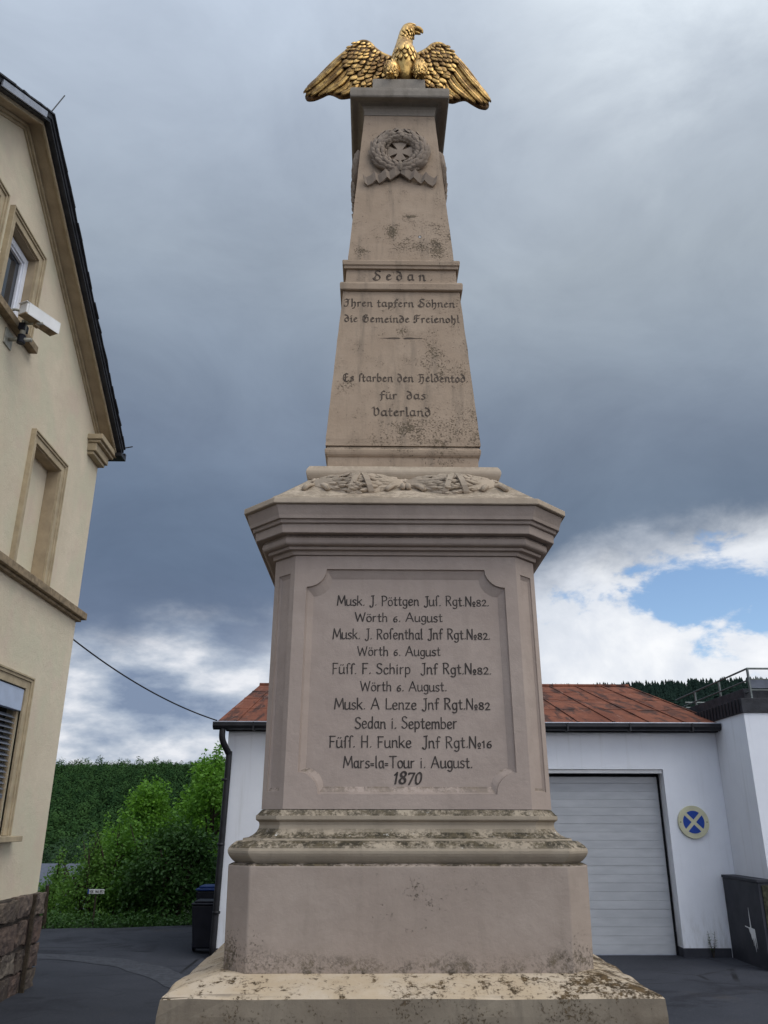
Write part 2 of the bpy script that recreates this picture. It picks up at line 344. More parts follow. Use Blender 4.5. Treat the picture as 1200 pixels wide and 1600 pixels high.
def b_asph(t, bs):
    o = t.node('ShaderNodeTexCoord').outputs['Object']
    n = t.noise(o, 0.55, 7, 0.6, 0.5); f = t.noise(o, 60, 4, 0.75); g = t.noise(o, 230, 2, 0.8)
    col = t.mix(t.step(n, 0.3, 0.7), (.024, .027, .036), (.042, .045, .057))
    col = t.mix(t.step(f, 0.45, 0.75, 0, 0.7), col, (.060, .062, .070))
    col = t.mix(t.step(t.noise(o, 34, 3, .85), 0.61, 0.70, 0, .8), col, (.13, .13, .128))
    col = t.mix(t.step(t.noise(t.map(o, (1, 1.6, 1), (4, 2, 0)), 1.0, 6, .65, 1.0), 0.50, 0.64, 0, .75), col, (.016, .017, .023))
    col = t.mix(t.step(g, 0.70, 0.78), col, (.17, .165, .155))
    col = t.mix(t.step(t.noise(o, 0.8, 5, .6), 0.58, 0.75, 0, 0.5), col, (.060, .050, .040))
    vo = t.node('ShaderNodeTexVoronoi', feature='DISTANCE_TO_EDGE'); t.put(vo.inputs['Vector'], t.mix(0.12, o, t.node('ShaderNodeTexNoise').outputs['Color'])); vo.inputs['Scale'].default_value = 0.55
    col = t.mix(t.m('MULTIPLY', t.step(vo.outputs['Distance'], 0.010, 0.003), t.step(n, 0.45, 0.6)), col, (.010, .010, .012))
    put(t, bs, color=col, rough=0.85, normal=t.bump(t.m('ADD', f, g), 0.006, 0.8), spec=0.25)
M_ASPH = mat('asphalt', b_asph)
M_PATCH = simple('asphalt_repair', (.049, .052, .062), 0.85, var=0.25, scale=12, bump=0.005)
def b_rubble(t, bs):
    o = t.node('ShaderNodeTexCoord').outputs['Object']; geo = t.node('ShaderNodeNewGeometry')
    r = geo.outputs['Random Per Island']
    col = t.ramp(r, [(0.0, (.085, .066, .054)), (0.35, (.17, .138, .105)), (0.6, (.13, .085, .070)), (1.0, (.20, .17, .135))])
    n = t.noise(o, 9, 7, .7); col = t.mix(t.step(n, .38, .62, 0, .8), col, (.055, .044, .042))
    col = t.mix(t.step(t.noise(o, 40, 5, .7), .6, .72, 0, .6), col, (.32, .29, .24))
    put(t, bs, color=col, rough=0.95, normal=t.bump(t.m('ADD', n, t.noise(o, 30, 5, .7)), 0.02, 0.9), spec=0.15)
M_RUBBLE = mat('rubble_stone', b_rubble)
M_MORTAR = simple('dark_mortar', (.075, .062, .052), 0.95, var=0.3, scale=12, bump=0.01)
def b_darkwall(t, bs):
    o = t.node('ShaderNodeTexCoord').outputs['Object']
    n = t.noise(o, 3, 6, .6); col = t.mix(t.step(n, .3, .7), (.020, .022, .030), (.040, .041, .050))
    col = t.mix(t.step(t.noise(o, 22, 6, .75), .62, .70, 0, .5), col, (.12, .11, .10))
    put(t, bs, color=col, rough=0.6, normal=t.bump(n, 0.004, .6))
M_DARKWALL = mat('dark_plinth_paint', b_darkwall)
M_MOSS = simple('mossy_stone', (.045, .045, .028), 0.95, var=0.6, scale=24, bump=0.01)
M_BLUE = simple('sign_blue', (.008, .050, .30), 0.45, var=0.08)
M_CREAM = simple('sign_cream', (.55, .53, .36), 0.5, var=0.08)
M_BINBODY = simple('bin_black_plastic', (.009, .010, .016), 0.5, var=0.2)
M_BINLID = simple('bin_blue_plastic', (.012, .035, .14), 0.45, var=0.15)
M_PLATE = simple('plate_white', (.62, .63, .60), 0.5, var=0.06)
M_TERRAIN = simple('meadow_earth', (.014, .022, .009), 0.95, var=0.4, scale=0.15)
M_BARK = simple('bark', (.050, .038, .026), 0.95, var=0.35, scale=20, bump=0.01)
M_SOIL = simple('verge_soil', (.030, .030, .018), 0.95, var=0.4, scale=6, bump=0.02)
M_HOUSEWHITE = simple('far_house_render', (.50, .50, .48), 0.9, var=0.05)
M_HOUSEROOF = simple('far_house_roof', (.085, .095, .12), 0.6, var=0.1)
def leafmat(name, c0, c1, tr=0.35):
    def b(t, bs):
        r = t.node('ShaderNodeNewGeometry').outputs['Random Per Island']
        o = t.node('ShaderNodeTexCoord').outputs['Object']
        k = t.m('ADD', t.m('MULTIPLY', r, 0.55), t.step(t.noise(o, 1.6, 4), 0.3, 0.7, 0, 0.45))
        col = t.mix(k, c0, c1); put(t, bs, color=col, rough=0.55, spec=0.3)
        tl = t.node('ShaderNodeBsdfTranslucent'); t.put(tl.inputs[0], t.mix(0.5, col, [min(1, c1[0] * 1.5), min(1, c1[1] * 1.5), c1[2]]))
        ms = t.node('ShaderNodeMixShader'); ms.inputs[0].default_value = tr
        t.l.new(bs.outputs[0], ms.inputs[1]); t.l.new(tl.outputs[0], ms.inputs[2])
        t.l.new(ms.outputs[0], t.n['Material Output'].inputs[0])
    return mat(name, b)
M_LEAF_L = leafmat('light_leaves', (.066, .168, .018), (.160, .335, .038))
M_LEAF_M = leafmat('mid_leaves', (.044, .120, .016), (.105, .235, .030))
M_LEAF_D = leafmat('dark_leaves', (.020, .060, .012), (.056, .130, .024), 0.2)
M_LEAF_B = leafmat('young_leaves', (.060, .140, .022), (.140, .275, .048))
def b_forest(c0, c1):
    def b(t, bs):
        r = t.node('ShaderNodeAttribute', attribute_name='tone').outputs['Fac']
        o = t.node('ShaderNodeTexCoord').outputs['Object']
        big = t.step(t.noise(o, 0.02, 4), .35, .65)
        col = t.mix(t.m('ADD', t.m('MULTIPLY', r, .65), t.m('MULTIPLY', big, .35)), c0, c1)
        put(t, bs, color=col, rough=0.9, spec=0.1)
    return b
M_FOREST = mat('mixed_forest', b_forest((.012, .036, .011), (.042, .090, .024)))
M_PALEWOOD = mat('pale_willows', b_forest((.022, .046, .022), (.046, .080, .038)))
M_CONIFER = mat('conifer_forest', b_forest((.010, .022, .018), (.022, .042, .030)))

# ------------------------------------------------------------------ structure: ground, asphalt, hills
def lerp(a, b, t): return a + (b - a) * t
def sstep(t, a, b):
    t = min(1, max(0, (t - a) / (b - a))); return t * t * (3 - 2 * t)
def terrain_z(x, y):
    edge = lerp(15.6, 21.0, sstep(x, -2.6, -1.9))
    z = -0.06
    z -= 1.1 * sstep(y, edge, edge + 3.5) + 3.8 * sstep(y, edge + 3, edge + 26) + 10.0 * sstep(y, 45, 150)
    left = 1 - sstep(x, -20, 45)
    hl = 30.6 + (x + 80) * 0.02; hr = 50.5 + (x - 90) * 0.045
    z += left * hl * sstep(y, 130, 315) + (1 - left) * hr * sstep(y, 110, 262)
    if y < -25: z -= 0.0
    return z
bm = bmesh.new()
xs = [-700, -450, -300] + [i * 15 for i in range(-15, -2)] + [-30, -20, -12, -8, -5, -3.5, -2.6, -2.25, -1.9, -1, 1, 3, 5, 8, 12, 20, 30] + [i * 15 for i in range(3, 16)] + [300, 450, 700]
ys = [-400, -150, -60, -20, 0, 8, 12, 14, 15, 15.6, 16.2, 17, 18, 19, 20, 21, 22, 24, 26, 30, 35, 40, 50, 60, 75, 90] + [100 + 12 * i for i in range(0, 25)] + [420, 480, 600, 900]
g = [[bm.verts.new((x, y, terrain_z(x, y))) for x in xs] for y in ys]
for j in range(len(ys) - 1):
    for i in range(len(xs) - 1): bm.faces.new((g[j][i], g[j][i + 1], g[j + 1][i + 1], g[j + 1][i]))
tag(obj('ground', bm, M_TERRAIN, smooth=True), kind='structure')
bm = bmesh.new()
random.seed(4)
edge = [(-25, 13.6), (-12, 13.9), (-7, 14.1), (-5.2, 14.3), (-4.6, 14.42), (-4.1, 14.40), (-3.6, 14.6), (-3.1, 14.75), (-2.6, 14.8), (-2.0, 14.9), (-1.99, 20.4), (30, 20.4)]
pl = [(-25, -22), (30, -22)] + edge[::-1]
bm.faces.new([bm.verts.new((x, y, 0)) for x, y in pl])
tag(obj('asphalt_yard', bm, M_ASPH), kind='structure')
# lighter repair strips in the asphalt, left of the monument
def strip(pts, wd):
    bm = bmesh.new(); P = catmull([(x, y, 0) for x, y in pts], 6); L = []
    for i, p in enumerate(P):
        t = (P[min(i + 1, len(P) - 1)] - P[max(i - 1, 0)]).normalized(); n = Vector((-t.y, t.x, 0)); h = wd * (0.5 + 0.16 * mnoise.noise(p * 1.7))
        L.append((bm.verts.new(p + n * h + Vector((0, 0, .004))), bm.verts.new(p - n * h + Vector((0, 0, .004)))))
    for a, b in zip(L, L[1:]): bm.faces.new((a[0], b[0], b[1], a[1]))
    return bm
tag(obj('asphalt_patch', strip([(-6.2, 11.7), (-4.3, 11.55), (-3.4, 11.25), (-2.75, 10.75), (-2.1, 9.9), (-1.2, 8.6)], 0.42), M_PATCH), kind='structure')

# ------------------------------------------------------------------ THE MONUMENT
XC, YC = 0.171, 4.845
MON = empty('war_memorial', (XC, YC, 0), 'tall pale stone war memorial column with painted inscriptions and a gilded eagle on top', 'monument')
def ring8(bm, w_, f, z):
    return [bm.verts.new(p) for p in ((-f, -w_, z), (f, -w_, z), (w_, -f, z), (w_, f, z), (f, w_, z), (-f, w_, z), (-w_, f, z), (-w_, -f, z))]
def ring4(bm, w_, z): return [bm.verts.new(p) for p in ((-w_, -w_, z), (w_, -w_, z), (w_, w_, z), (-w_, w_, z))]
def stack(prof, octo=False, cap=True):
    bm = bmesh.new(); rs = [ring8(bm, *p) if octo else ring4(bm, *p) for p in prof]
    for a, b in zip(rs, rs[1:]):
        n = len(a)
        for k in range(n): bm.faces.new((a[k], a[(k + 1) % n], b[(k + 1) % n], b[k]))
    if cap: bm.faces.new(rs[0][::-1]); bm.faces.new(rs[-1])
    return bm
def arc(w0, z0, w1, z1, bulge, n=7):
    """profile points from (w0,z0) to (w1,z1) bowed outward by bulge"""
    out = []
    for i in range(n + 1):
        t = i / n; s = math.sin(math.pi * t); dw, dz_ = w1 - w0, z1 - z0; L = math.hypot(dw, dz_)
        out.append((w0 + dw * t + dz_ / L * s * bulge, z0 + dz_ * t - dw / L * s * bulge))
    return out
def o8(pr, ch): return [(w_, w_ - ch, z) for w_, z in pr]     # constant chamfer depth

# base slab: worn block with a sloping top
bm = stack([(1.052, -0.05), (1.045, 0.918), (1.030, 0.930), (0.846, 0.977), (0.70, 0.981)])
bmesh.ops.subdivide_edges(bm, edges=bm.edges, cuts=14, use_grid_fill=True)
for v in bm.verts:
    q = Vector(v.co) * 3.1; d = mnoise.noise(q * 1.5) * 0.0025 + mnoise.noise(q * 5) * 0.003
    e = max(0, 1 - abs(v.co.z - 0.925) / 0.03)
    v.co += Vector((math.copysign(1, v.co.x) if abs(v.co.x) > 0.8 else 0, math.copysign(1, v.co.y) if abs(v.co.y) > 0.8 else 0, 0.7)) * (d * (1 + 1.6 * e) - 0.006 * e * (mnoise.noise(q * 2.3) > 0.1))
obj('base_slab', bm, M_SLAB, MON)
# plain block
CH = 0.117
obj('plinth_block', stack(o8([(0.838, 0.972), (0.845, 1.409), (0.826, 1.418)], CH), True), M_BLOCK, MON, bevel=0.006)
# torus, fillet, scotia, lip
tor = [(0.818, 1.4185), (0.822, 1.424)] + arc(0.826, 1.425, 0.815, 1.512, 0.030, 8) + [(0.792, 1.514), (0.790, 1.524), (0.768, 1.527)] \
    + [(0.750, 1.537), (0.736, 1.550), (0.727, 1.566), (0.724, 1.582), (0.727, 1.596), (0.738, 1.603), (0.741, 1.607), (0.741, 1.624), (0.734, 1.630), (0.716, 1.652), (0.62, 1.653)]
# worn edge: small nicks
bm = stack(o8(tor, 0.112), True)
obj('base_moulding', bm, M_MOULD, MON, bevel=0.003)

# die with recessed ticket panel on each face and slim panels on the chamfers
def die_w(z): return 0.719 - 0.0056 * (z - 1.67)
def die_f(z): return 0.6015 - 0.0075 * (z - 1.67)
ZB, ZT = 1.6535, 2.935
def ticket(u0, u1, v0, v1, a, z0, z1, zc0, zc1, n=6):
    """panel outline with concave corners; u0/u1 half widths at the corners, bottom and top; a.. inner half widths"""
    def q(cx, cy, px, py, ex, ey):
        out = []
        for i in range(n + 1):
            t = i / n * math.pi / 2
            out.append((cx + (px - cx) * math.cos(t) + 0, cy + (ey - cy) * math.sin(t)))
        return out
    P = []
    P += [(ZU, ZV) for ZU, ZV in q(u0, z0, a[0], z0, u0, zc0)]          # bottom right: (a0,z0)->(u0,zc0)
    P += [(ZU, ZV) for ZU, ZV in q(u1, z1, a[1], z1, u1, zc1)][::-1]     # top right: (u1,zc1)->(a1,z1)
    P += [(-x, y) for x, y in q(u1, z1, a[1], z1, u1, zc1)]
    P += [(-x, y) for x, y in q(u0, z0, a[0], z0, u0, zc0)][::-1]
    return P
OUT = ticket(0.536, 0.528, 0, 0, (0.436, 0.423), 1.722, 2.861, 1.823, 2.762)
INN = ticket(0.500, 0.490, 0, 0, (0.412, 0.394), 1.757, 2.812, 1.845, 2.716)
bm = bmesh.new()
def place(u, z, dep, ang, wfun):
    p = Vector((u, -wfun(z) + dep, z)); return Matrix.Rotation(ang, 3, 'Z') @ p
def recessed(bm, rect, outer, inner, dep, ang, wfun, inner_mid=True):
    vr = [bm.verts.new(place(u, z, 0, ang, wfun)) for u, z in rect]
    vo = [bm.verts.new(place(u, z, 0, ang, wfun)) for u, z in outer]
    es = [bm.edges.new((vr[i], vr[(i + 1) % len(vr)])) for i in range(len(vr))] + [bm.edges.new((vo[i], vo[(i + 1) % len(vo)])) for i in range(len(vo))]
    bmesh.ops.triangle_fill(bm, edges=es, use_beauty=True)
    prev = vo; n = len(vo)
    def lp(t): return [(outer[i][0] * (1 - t) + inner[i][0] * t, outer[i][1] * (1 - t) + inner[i][1] * t) for i in range(n)]
    for t, d in ((0.03, dep * 0.45), (0.25, dep * 0.50), (0.80, dep * 0.85), (1.0, dep)):
        cur = [bm.verts.new(place(u, z, d, ang, wfun)) for u, z in lp(t)]
        for i in range(n): bm.faces.new((prev[i], prev[(i + 1) % n], cur[(i + 1) % n], cur[i]))
        prev = cur
    bm.faces.new(prev)
PANEL_DEP = 0.030
for k in range(4):
    recessed(bm, [(-die_f(ZB), ZB), (die_f(ZB), ZB), (die_f(ZT), ZT), (-die_f(ZT), ZT)], OUT, INN, PANEL_DEP, k * math.pi / 2, die_w)
def chf(z): return (die_w(z) + die_f(z)) / math.sqrt(2)
def chh(z): return (die_w(z) - die_f(z)) / math.sqrt(2)
for k in range(4):
    b0, b1 = chh(ZB), chh(ZT)
    recessed(bm, [(-b0, ZB), (b0, ZB), (b1, ZT), (-b1, ZT)], [(-.048, 1.735), (.048, 1.735), (.048, 2.842), (-.048, 2.842)], [(-.040, 1.752), (.040, 1.752), (.040, 2.822), (-.040, 2.822)], 0.016, math.pi / 4 + k * math.pi / 2, chf)
bmesh.ops.remove_doubles(bm, verts=bm.verts, dist=0.0004)
DIE = obj('pedestal_die', bm, M_DIE, MON)

# cornice
cor = [(0.60, 2.936), (0.724, 2.9365), (0.728, 2.958), (0.750, 2.959), (0.753, 2.974)] + arc(0.749, 2.975, 0.782, 3.016, 0.020, 7) + [(0.776, 3.021), (0.776, 3.030), (0.817, 3.028), (0.822, 3.031), (0.824, 3.074), (0.822, 3.078), (0.834, 3.079), (0.838, 3.083), (0.839, 3.098), (0.853, 3.099), (0.856, 3.118), (0.866, 3.150), (0.872, 3.1705), (0.60, 3.171)]
cor8 = []
for w_, z in cor: cor8.append((w_, w_ - lerp(0.120, 0.184, sstep(w_, 0.72, 0.88)), z))
obj('cornice', stack(cor8, True), M_CORN, MON, bevel=0.003)
obj('cornice_slab', stack([(w_, w_ - 0.184, z) for w_, z in [(0.60, 3.1715), (0.882, 3.172), (0.887, 3.176), (0.887, 3.205), (0.868, 3.2135)]], True), M_FRIEZE, MON, bevel=0.003)  # lighter stone colour puts the lit band on the slab edge
# sloping frieze between cornice and shaft base
bm = stack([(0.869, 0.684, 3.2140), (0.80, 0.66, 3.262), (0.60, 0.565, 3.415), (0.548, 0.5475, 3.452), (0.50, 0.4995, 3.4525)], True)
obj('frieze_slope', bm, M_FRIEZE, MON)
ut = [(0.50, 3.453), (0.548, 3.4535)] + arc(0.552, 3.454, 0.552, 3.538, 0.017, 8) + [(0.545, 3.541), (0.40, 3.5415)]
obj('upper_torus', stack(ut), M_FRIEZE, MON, bevel=0.003)
foot_ = [(0.40, 3.542), (0.452, 3.5425), (0.454, 3.622), (0.4535, 3.640), (0.462, 3.648), (0.467, 3.656)] + [(0.470, 3.668), (0.471, 3.684), (0.468, 3.694), (0.462, 3.699), (0.456, 3.712), (0.30, 3.7125)]
obj('shaft_foot', stack(foot_), M_SHAFT, MON, bevel=0.003)
def sh_lo(z): return 0.465 - 0.0707 * (z - 3.756)
def sh_up(z): return 0.3585 - 0.0693 * (z - 5.165)
def sh_sd(z): return 0.373 - 0.045 * (z - 4.976)
def worn(bm, cuts=16, a=0.003):
    bmesh.ops.subdivide_edges(bm, edges=bm.edges, cuts=cuts, use_grid_fill=True)
    for v in bm.verts:
        if abs(abs(v.co.x) - abs(v.co.y)) < 0.012:            # chipped arrises
            d = mnoise.noise(Vector(v.co) * 9) * 0.5 + mnoise.noise(Vector(v.co) * 23) * 0.5
            s = -abs(d) * 2.2 * a - 0.001
            v.co.x += math.copysign(s, v.co.x); v.co.y += math.copysign(s, v.co.y)
    return bm
bm = worn(stack([(0.40, 3.713), (0.4660, 3.7135), (0.4655, 3.735), (0.4640, 3.737), (sh_lo(3.76), 3.76), (sh_lo(4.885), 4.885), (0.3, 4.8855)]))
obj('shaft', bm, M_SHAFT, MON)
bands = [(0.33, 4.886), (0.397, 4.8865), (0.407, 4.892), (0.409, 4.934), (0.404, 4.949), (0.3745, 4.962), (sh_sd(4.98), 4.98), (sh_sd(5.072), 5.072), (0.385, 5.074), (0.3865, 5.094), (0.395, 5.098), (0.397, 5.130), (0.392, 5.138), (0.362, 5.150), (0.30, 5.1505)]
obj('shaft_band', stack(bands), M_SHAFT, MON, bevel=0.003)
bm = worn(stack([(0.30, 5.151), (0.3590, 5.1515), (sh_up(5.19), 5.19), (sh_up(6.565), 6.565), (0.20, 6.5655)]))
obj('upper_shaft', bm, M_SHAFT, MON)
capp = [(0.20, 6.566), (0.266, 6.5665), (0.268, 6.577), (0.264, 6.580)] + [(0.266, 6.60), (0.272, 6.622), (0.284, 6.640), (0.301, 6.652), (0.318, 6.655), (0.352, 6.640), (0.366, 6.643), (0.371, 6.655), (0.372, 6.70), (0.369, 6.728), (0.360, 6.742), (0.345, 6.749), (0.15, 6.765)]
obj('capital', stack(capp), M_CAP, MON, bevel=0.003)
obj('eagle_block', stack([(0.212, 6.752), (0.207, 6.80), (0.204, 7.012), (0.196, 7.020), (0.05, 7.0205)]), M_CAP, MON, bevel=0.004)

# ---------------- lettering: skeleton strokes swept with a broad pen nib
LATIN = {
 'M': '.8|0,0 .1,1 .4,.2 .7,1 .8,0', 'u': '.46|~0,.6 0,.2 .05,.03 .2,0 .36,.12;.4,.6 .4,.1 .46,.0', 's': '.36|~.34,.54 .2,.61 .05,.52 .08,.38 .28,.26 .34,.12 .2,0 0,.07',
 'k': '.45|.02,1 .02,0;.4,.6 .04,.27;.15,.36 .43,0', '.': '.12|.05,.03 .08,.06', 'J': '.4|.15,.97 .4,1;~.32,1 .32,.2 .25,-.1 .1,-.12 0,0',
 'P': '.5|.05,0 .05,1;~.0,.98 .25,1 .48,.86 .46,.62 .25,.5 .05,.5', 'o': '.45|~.22,.6 .06,.5 .02,.28 .1,.05 .24,0 .4,.12 .43,.34 .36,.54 .22,.6',
 't': '.32|~.14,.85 .14,.15 .2,.02 .32,.06;0,.6 .3,.6', 'g': '.45|~.38,.52 .22,.6 .06,.5 .03,.28 .12,.06 .26,.04 .38,.18;~.4,.6 .4,0 .34,-.22 .18,-.28 .03,-.2',
 'e': '.42|~.03,.32 .36,.34 .36,.52 .22,.6 .07,.5 .02,.26 .1,.05 .24,0 .4,.1', 'n': '.48|.04,.6 .04,0;~.04,.42 .16,.56 .28,.6 .38,.5 .4,.3 .4,.08 .46,0',
 'f': '.3|~.36,.93 .26,1 .16,.92 .13,.7 .13,0;0,.58 .3,.58', 'ſ': '.27|~.36,.93 .26,1 .15,.92 .12,.7 .12,0;.02,.56 .12,.58', 'R': '.55|.05,0 .05,1;~.0,.98 .25,1 .45,.88 .44,.66 .25,.53 .05,.52;.22,.52 .5,0',
 'N': '.6|.03,0 .05,1 .53,0 .55,1', 'º': '.26|~.12,.45 .03,.36 .03,.2 .12,.1 .21,.2 .21,.36 .12,.45;.03,-.02 .21,-.02',
 '8': '.42|~.21,.33 .06,.42 .06,.55 .2,.62 .35,.55 .35,.42 .21,.33 .04,.2 .05,.06 .21,0 .37,.06 .38,.2 .21,.33', '2': '.4|~.03,.48 .1,.6 .25,.62 .36,.5 .3,.32 .03,.02;.03,.02 .4,.02',
 '6': '.4|~.34,.58 .18,.52 .06,.34 .04,.16 .12,.02 .26,.01 .36,.14 .3,.3 .16,.32 .06,.22', '1': '.24|0,.48 .13,.62 .13,0', '7': '.38|.02,.56 .02,.62 .38,.62 .14,0',
 '0': '.42|~.21,.62 .06,.5 .03,.3 .08,.08 .21,0 .34,.1 .39,.3 .35,.52 .21,.62', 'W': '.95|0,1 .22,0 .46,.85 .7,0 .92,1', 'r': '.34|.05,.6 .05,0;~.05,.4 .15,.55 .3,.6',
 'h': '.48|.04,1 .04,0;~.04,.4 .16,.56 .28,.6 .38,.5 .4,.3 .4,0', 'A': '.75|0,0 .36,1 .7,0;.14,.35 .58,.35', 'a': '.44|~.36,.5 .22,.6 .06,.5 .03,.25 .12,.03 .25,.03 .37,.2;.38,.6 .38,.1 .45,0',
 'S': '.5|~.45,.88 .28,1 .08,.92 .06,.7 .22,.55 .42,.42 .46,.2 .3,.01 .12,.02 .0,.14', 'l': '.18|.06,1 .06,.06 .12,0', 'F': '.48|.05,0 .05,1;.0,.98 .46,.98;.05,.52 .36,.52',
 'c': '.4|~.38,.5 .24,.6 .08,.52 .02,.28 .1,.05 .24,0 .4,.1', 'i': '.17|.06,.6 .06,0;.06,.8 .07,.84', 'p': '.46|.04,.6 .04,-.3;~.04,.42 .16,.57 .3,.58 .42,.4 .4,.12 .26,0 .1,.06',
 'L': '.48|.05,1 .05,.02 .46,.02;.46,.02 .47,.1', 'z': '.4|.02,.58 .36,.58 .02,.02 .38,.02', 'd': '.46|~.38,.5 .24,.6 .07,.5 .03,.25 .12,.03 .26,.03 .38,.2;.4,1 .4,0',
 'b': '.46|.04,1 .04,0;~.04,.42 .16,.57 .3,.58 .42,.4 .4,.12 .26,0 .06,.06', 'm': '.72|.04,.6 .04,0;~.04,.42 .14,.56 .25,.6 .34,.5 .35,.3 .35,0;~.35,.42 .46,.56 .56,.6 .65,.5 .67,.3 .67,0',
 'H': '.6|.05,1 .05,0;.52,1 .52,0;.05,.5 .52,.5', '=': '.28|.0,.22 .24,.22;.0,.38 .24,.38', 'T': '.6|.0,.98 .6,.98;.3,1 .3,0',
 'K': '.55|.05,1 .05,0;.5,1 .08,.45;.2,.58 .52,0'}
FRAK = {
 'a': '.5|.36,.56 .18,.6 .06,.44 .06,.14 .2,.02 .38,.16;.4,.58 .4,.1 .5,.02', 'b': '.46|.08,1 .06,.12 .22,0 .4,.14 .4,.42 .24,.58 .08,.44',
 'd': '.48|.06,.96 .3,.82 .42,.5 .4,.14 .22,0 .06,.14 .06,.42 .24,.58 .38,.44', 'e': '.4|.06,.3 .34,.46 .2,.6 .06,.44 .06,.14 .2,.02 .38,.12',
 'f': '.34|.4,.92 .26,1 .14,.84 .14,.02 .06,-.12;.0,.56 .34,.56', 'i': '.22|.02,.52 .1,.58 .1,.08 .2,.0;.08,.8 .14,.86', 'l': '.22|.06,1 .1,.9 .1,.08 .22,0',
 'n': '.52|.02,.52 .1,.58 .1,.02;.1,.44 .3,.6 .4,.5 .4,.08 .5,0', 'm': '.8|.02,.52 .1,.58 .1,.02;.1,.44 .28,.6 .38,.5 .38,.04;.38,.44 .56,.6 .66,.5 .66,.08 .76,0',
 'h': '.48|.06,1 .1,.9 .1,.02;.1,.44 .3,.6 .4,.48 .4,.1 .3,-.18 .18,-.24', 'o': '.44|.22,.6 .06,.44 .06,.14 .22,0 .4,.14 .4,.42 .22,.6',
 'p': '.46|.02,.54 .1,.6 .1,-.28;.1,.46 .26,.6 .42,.46 .4,.14 .24,.0 .1,.1', 'r': '.36|.02,.52 .1,.58 .1,.02;.1,.44 .24,.6 .34,.52',
 's': '.4|.36,.54 .22,.6 .08,.48 .32,.26 .34,.1 .2,0 .04,.08', 'ſ': '.26|.36,.9 .24,1 .12,.84 .12,0', 't': '.32|.12,.86 .12,.1 .24,.0 .3,.08;.0,.56 .3,.56',
 'u': '.5|.02,.5 .1,.58 .1,.12 .22,.0 .38,.14;.4,.58 .4,.08 .5,0', '.': '.14|.05,.04 .08,.08',
 'S': '.62|~.56,.92 .4,1 .22,.96 .16,.8 .28,.62 .48,.46 .54,.24 .42,.04 .2,.0 .02,.1 -.02,.22;~.22,.5 .12,.3 .16,.16', 'I': '.55|.03,.86 .18,1 .34,.88 .52,.98;.36,.9 .36,.3 .26,.04 .06,.0 .0,.14;.14,.6 .36,.62',
 'G': '.7|.5,.9 .3,1 .1,.8 .06,.34 .22,.04 .44,.0 .58,.2 .56,.6 .36,.72 .3,.4;.24,.94 .24,.2', 'F': '.62|.08,.88 .24,1 .44,.88 .62,.98;.26,.98 .26,.14 .12,0 .0,.1;.26,.52 .5,.58;.08,.86 .06,.4',
 'E': '.62|.52,.9 .3,1 .1,.82 .06,.34 .2,.04 .44,.0 .58,.14;.2,.5 .5,.56;.28,.96 .28,.1', 'H': '.68|.02,.86 .16,1 .24,.84 .22,.04 .06,-.02;.24,.5 .44,.66 .56,.5 .54,.14 .42,-.2 .28,-.22;.28,.96 .56,.9',
 'V': '.62|.02,.86 .14,1 .2,.8 .2,.14 .32,.0 .52,.16 .56,.6 .42,.9 .34,.78'}
def hull(P):
    P = sorted(set(P))
    def half(Q):
        h = []
        for p in Q:
            while len(h) > 1 and (h[-1][0] - h[-2][0]) * (p[1] - h[-2][1]) - (h[-1][1] - h[-2][1]) * (p[0] - h[-2][0]) <= 0: h.pop()
            h.append(p)
        return h
    a = half(P); b = half(P[::-1]); return a[:-1] + b[:-1]
rl = random.Random(11)
def letters(bm_in, text, x0, x1, zb, cap, table, nib, nib_min, nang, surf, slant=0.0, spc=0.42, track=0.13, gap=1.0):
    seq = []; cx = 0.0; wn = 0
    for ch in text:
        if ch == ' ': cx += spc; wn += 1; continue
        dots = ch in 'öüä'; base = {'ö': 'o', 'ü': 'u', 'ä': 'a'}.get(ch, ch)
        wd, body = table[base].split('|')
        st = []
        for s in body.split(';'):
            sm = s[0] == '~'; pts = [tuple(float(v) for v in q.split(',')) for q in s.lstrip('~').split()]
            if sm: pts = [(p.x, p.y) for p in catmull(pts, 4)]
            st.append(pts)
        if dots: st += [[(.1, .8), (.13, .84)], [(.3, .8), (.33, .84)]]
        seq.append((cx, st, wn)); cx += float(wd) + track
    sx = (x1 - x0) / (cx - track); k = 0; made = []; cur_w = -1
    bm = bm_in; ca, sa = math.cos(nang), math.sin(nang)
    el8 = [(nib * math.cos(a) * ca - nib_min * math.sin(a) * sa, nib * math.cos(a) * sa + nib_min * math.sin(a) * ca) for a in [i * math.pi / 4 + 0.2 for i in range(8)]]
    for cx, st, wn in seq:
        if wn != cur_w and bm_in is None: bm = bmesh.new(); made.append(bm)
        cur_w = wn
        jy = rl.uniform(-.025, .025); js = rl.uniform(.97, 1.03); wt = rl.uniform(.85, 1.12)
        for pts in st:
            for p, q in zip(pts, pts[1:]):
                P = []
                for px, py in (p, q):
                    for ex, ey in el8: P.append((round(x0 + (cx + px + slant * py) * sx + ex * wt * cap, 6), round(zb + (py * js + jy) * cap + ey * wt * cap, 6)))
                H = hull(P); k += 1; h = 0.0012 + 0.00005 * (k % 17)
                lo = [bm.verts.new(surf(u, z, -0.002)) for u, z in H]; hi = [bm.verts.new(surf(u, z, h)) for u, z in H]
                face(bm, hi); n = len(H)
                for i in range(n): face(bm, (lo[i], lo[(i + 1) % n], hi[(i + 1) % n], hi[i]))
    return made
def inscription(text, *a, mat_, **k):
    r = bpy.data.objects.new('inscription_line', None); COL.objects.link(r); r.parent = MON
    for b_ in letters(None, text, *a, **k): obj('word', b_, mat_, r)
def surf_of(wf, dep=0.0): return lambda u, z, h: (u, -wf(z) + dep - h, z)
s_die = surf_of(die_w, PANEL_DEP)
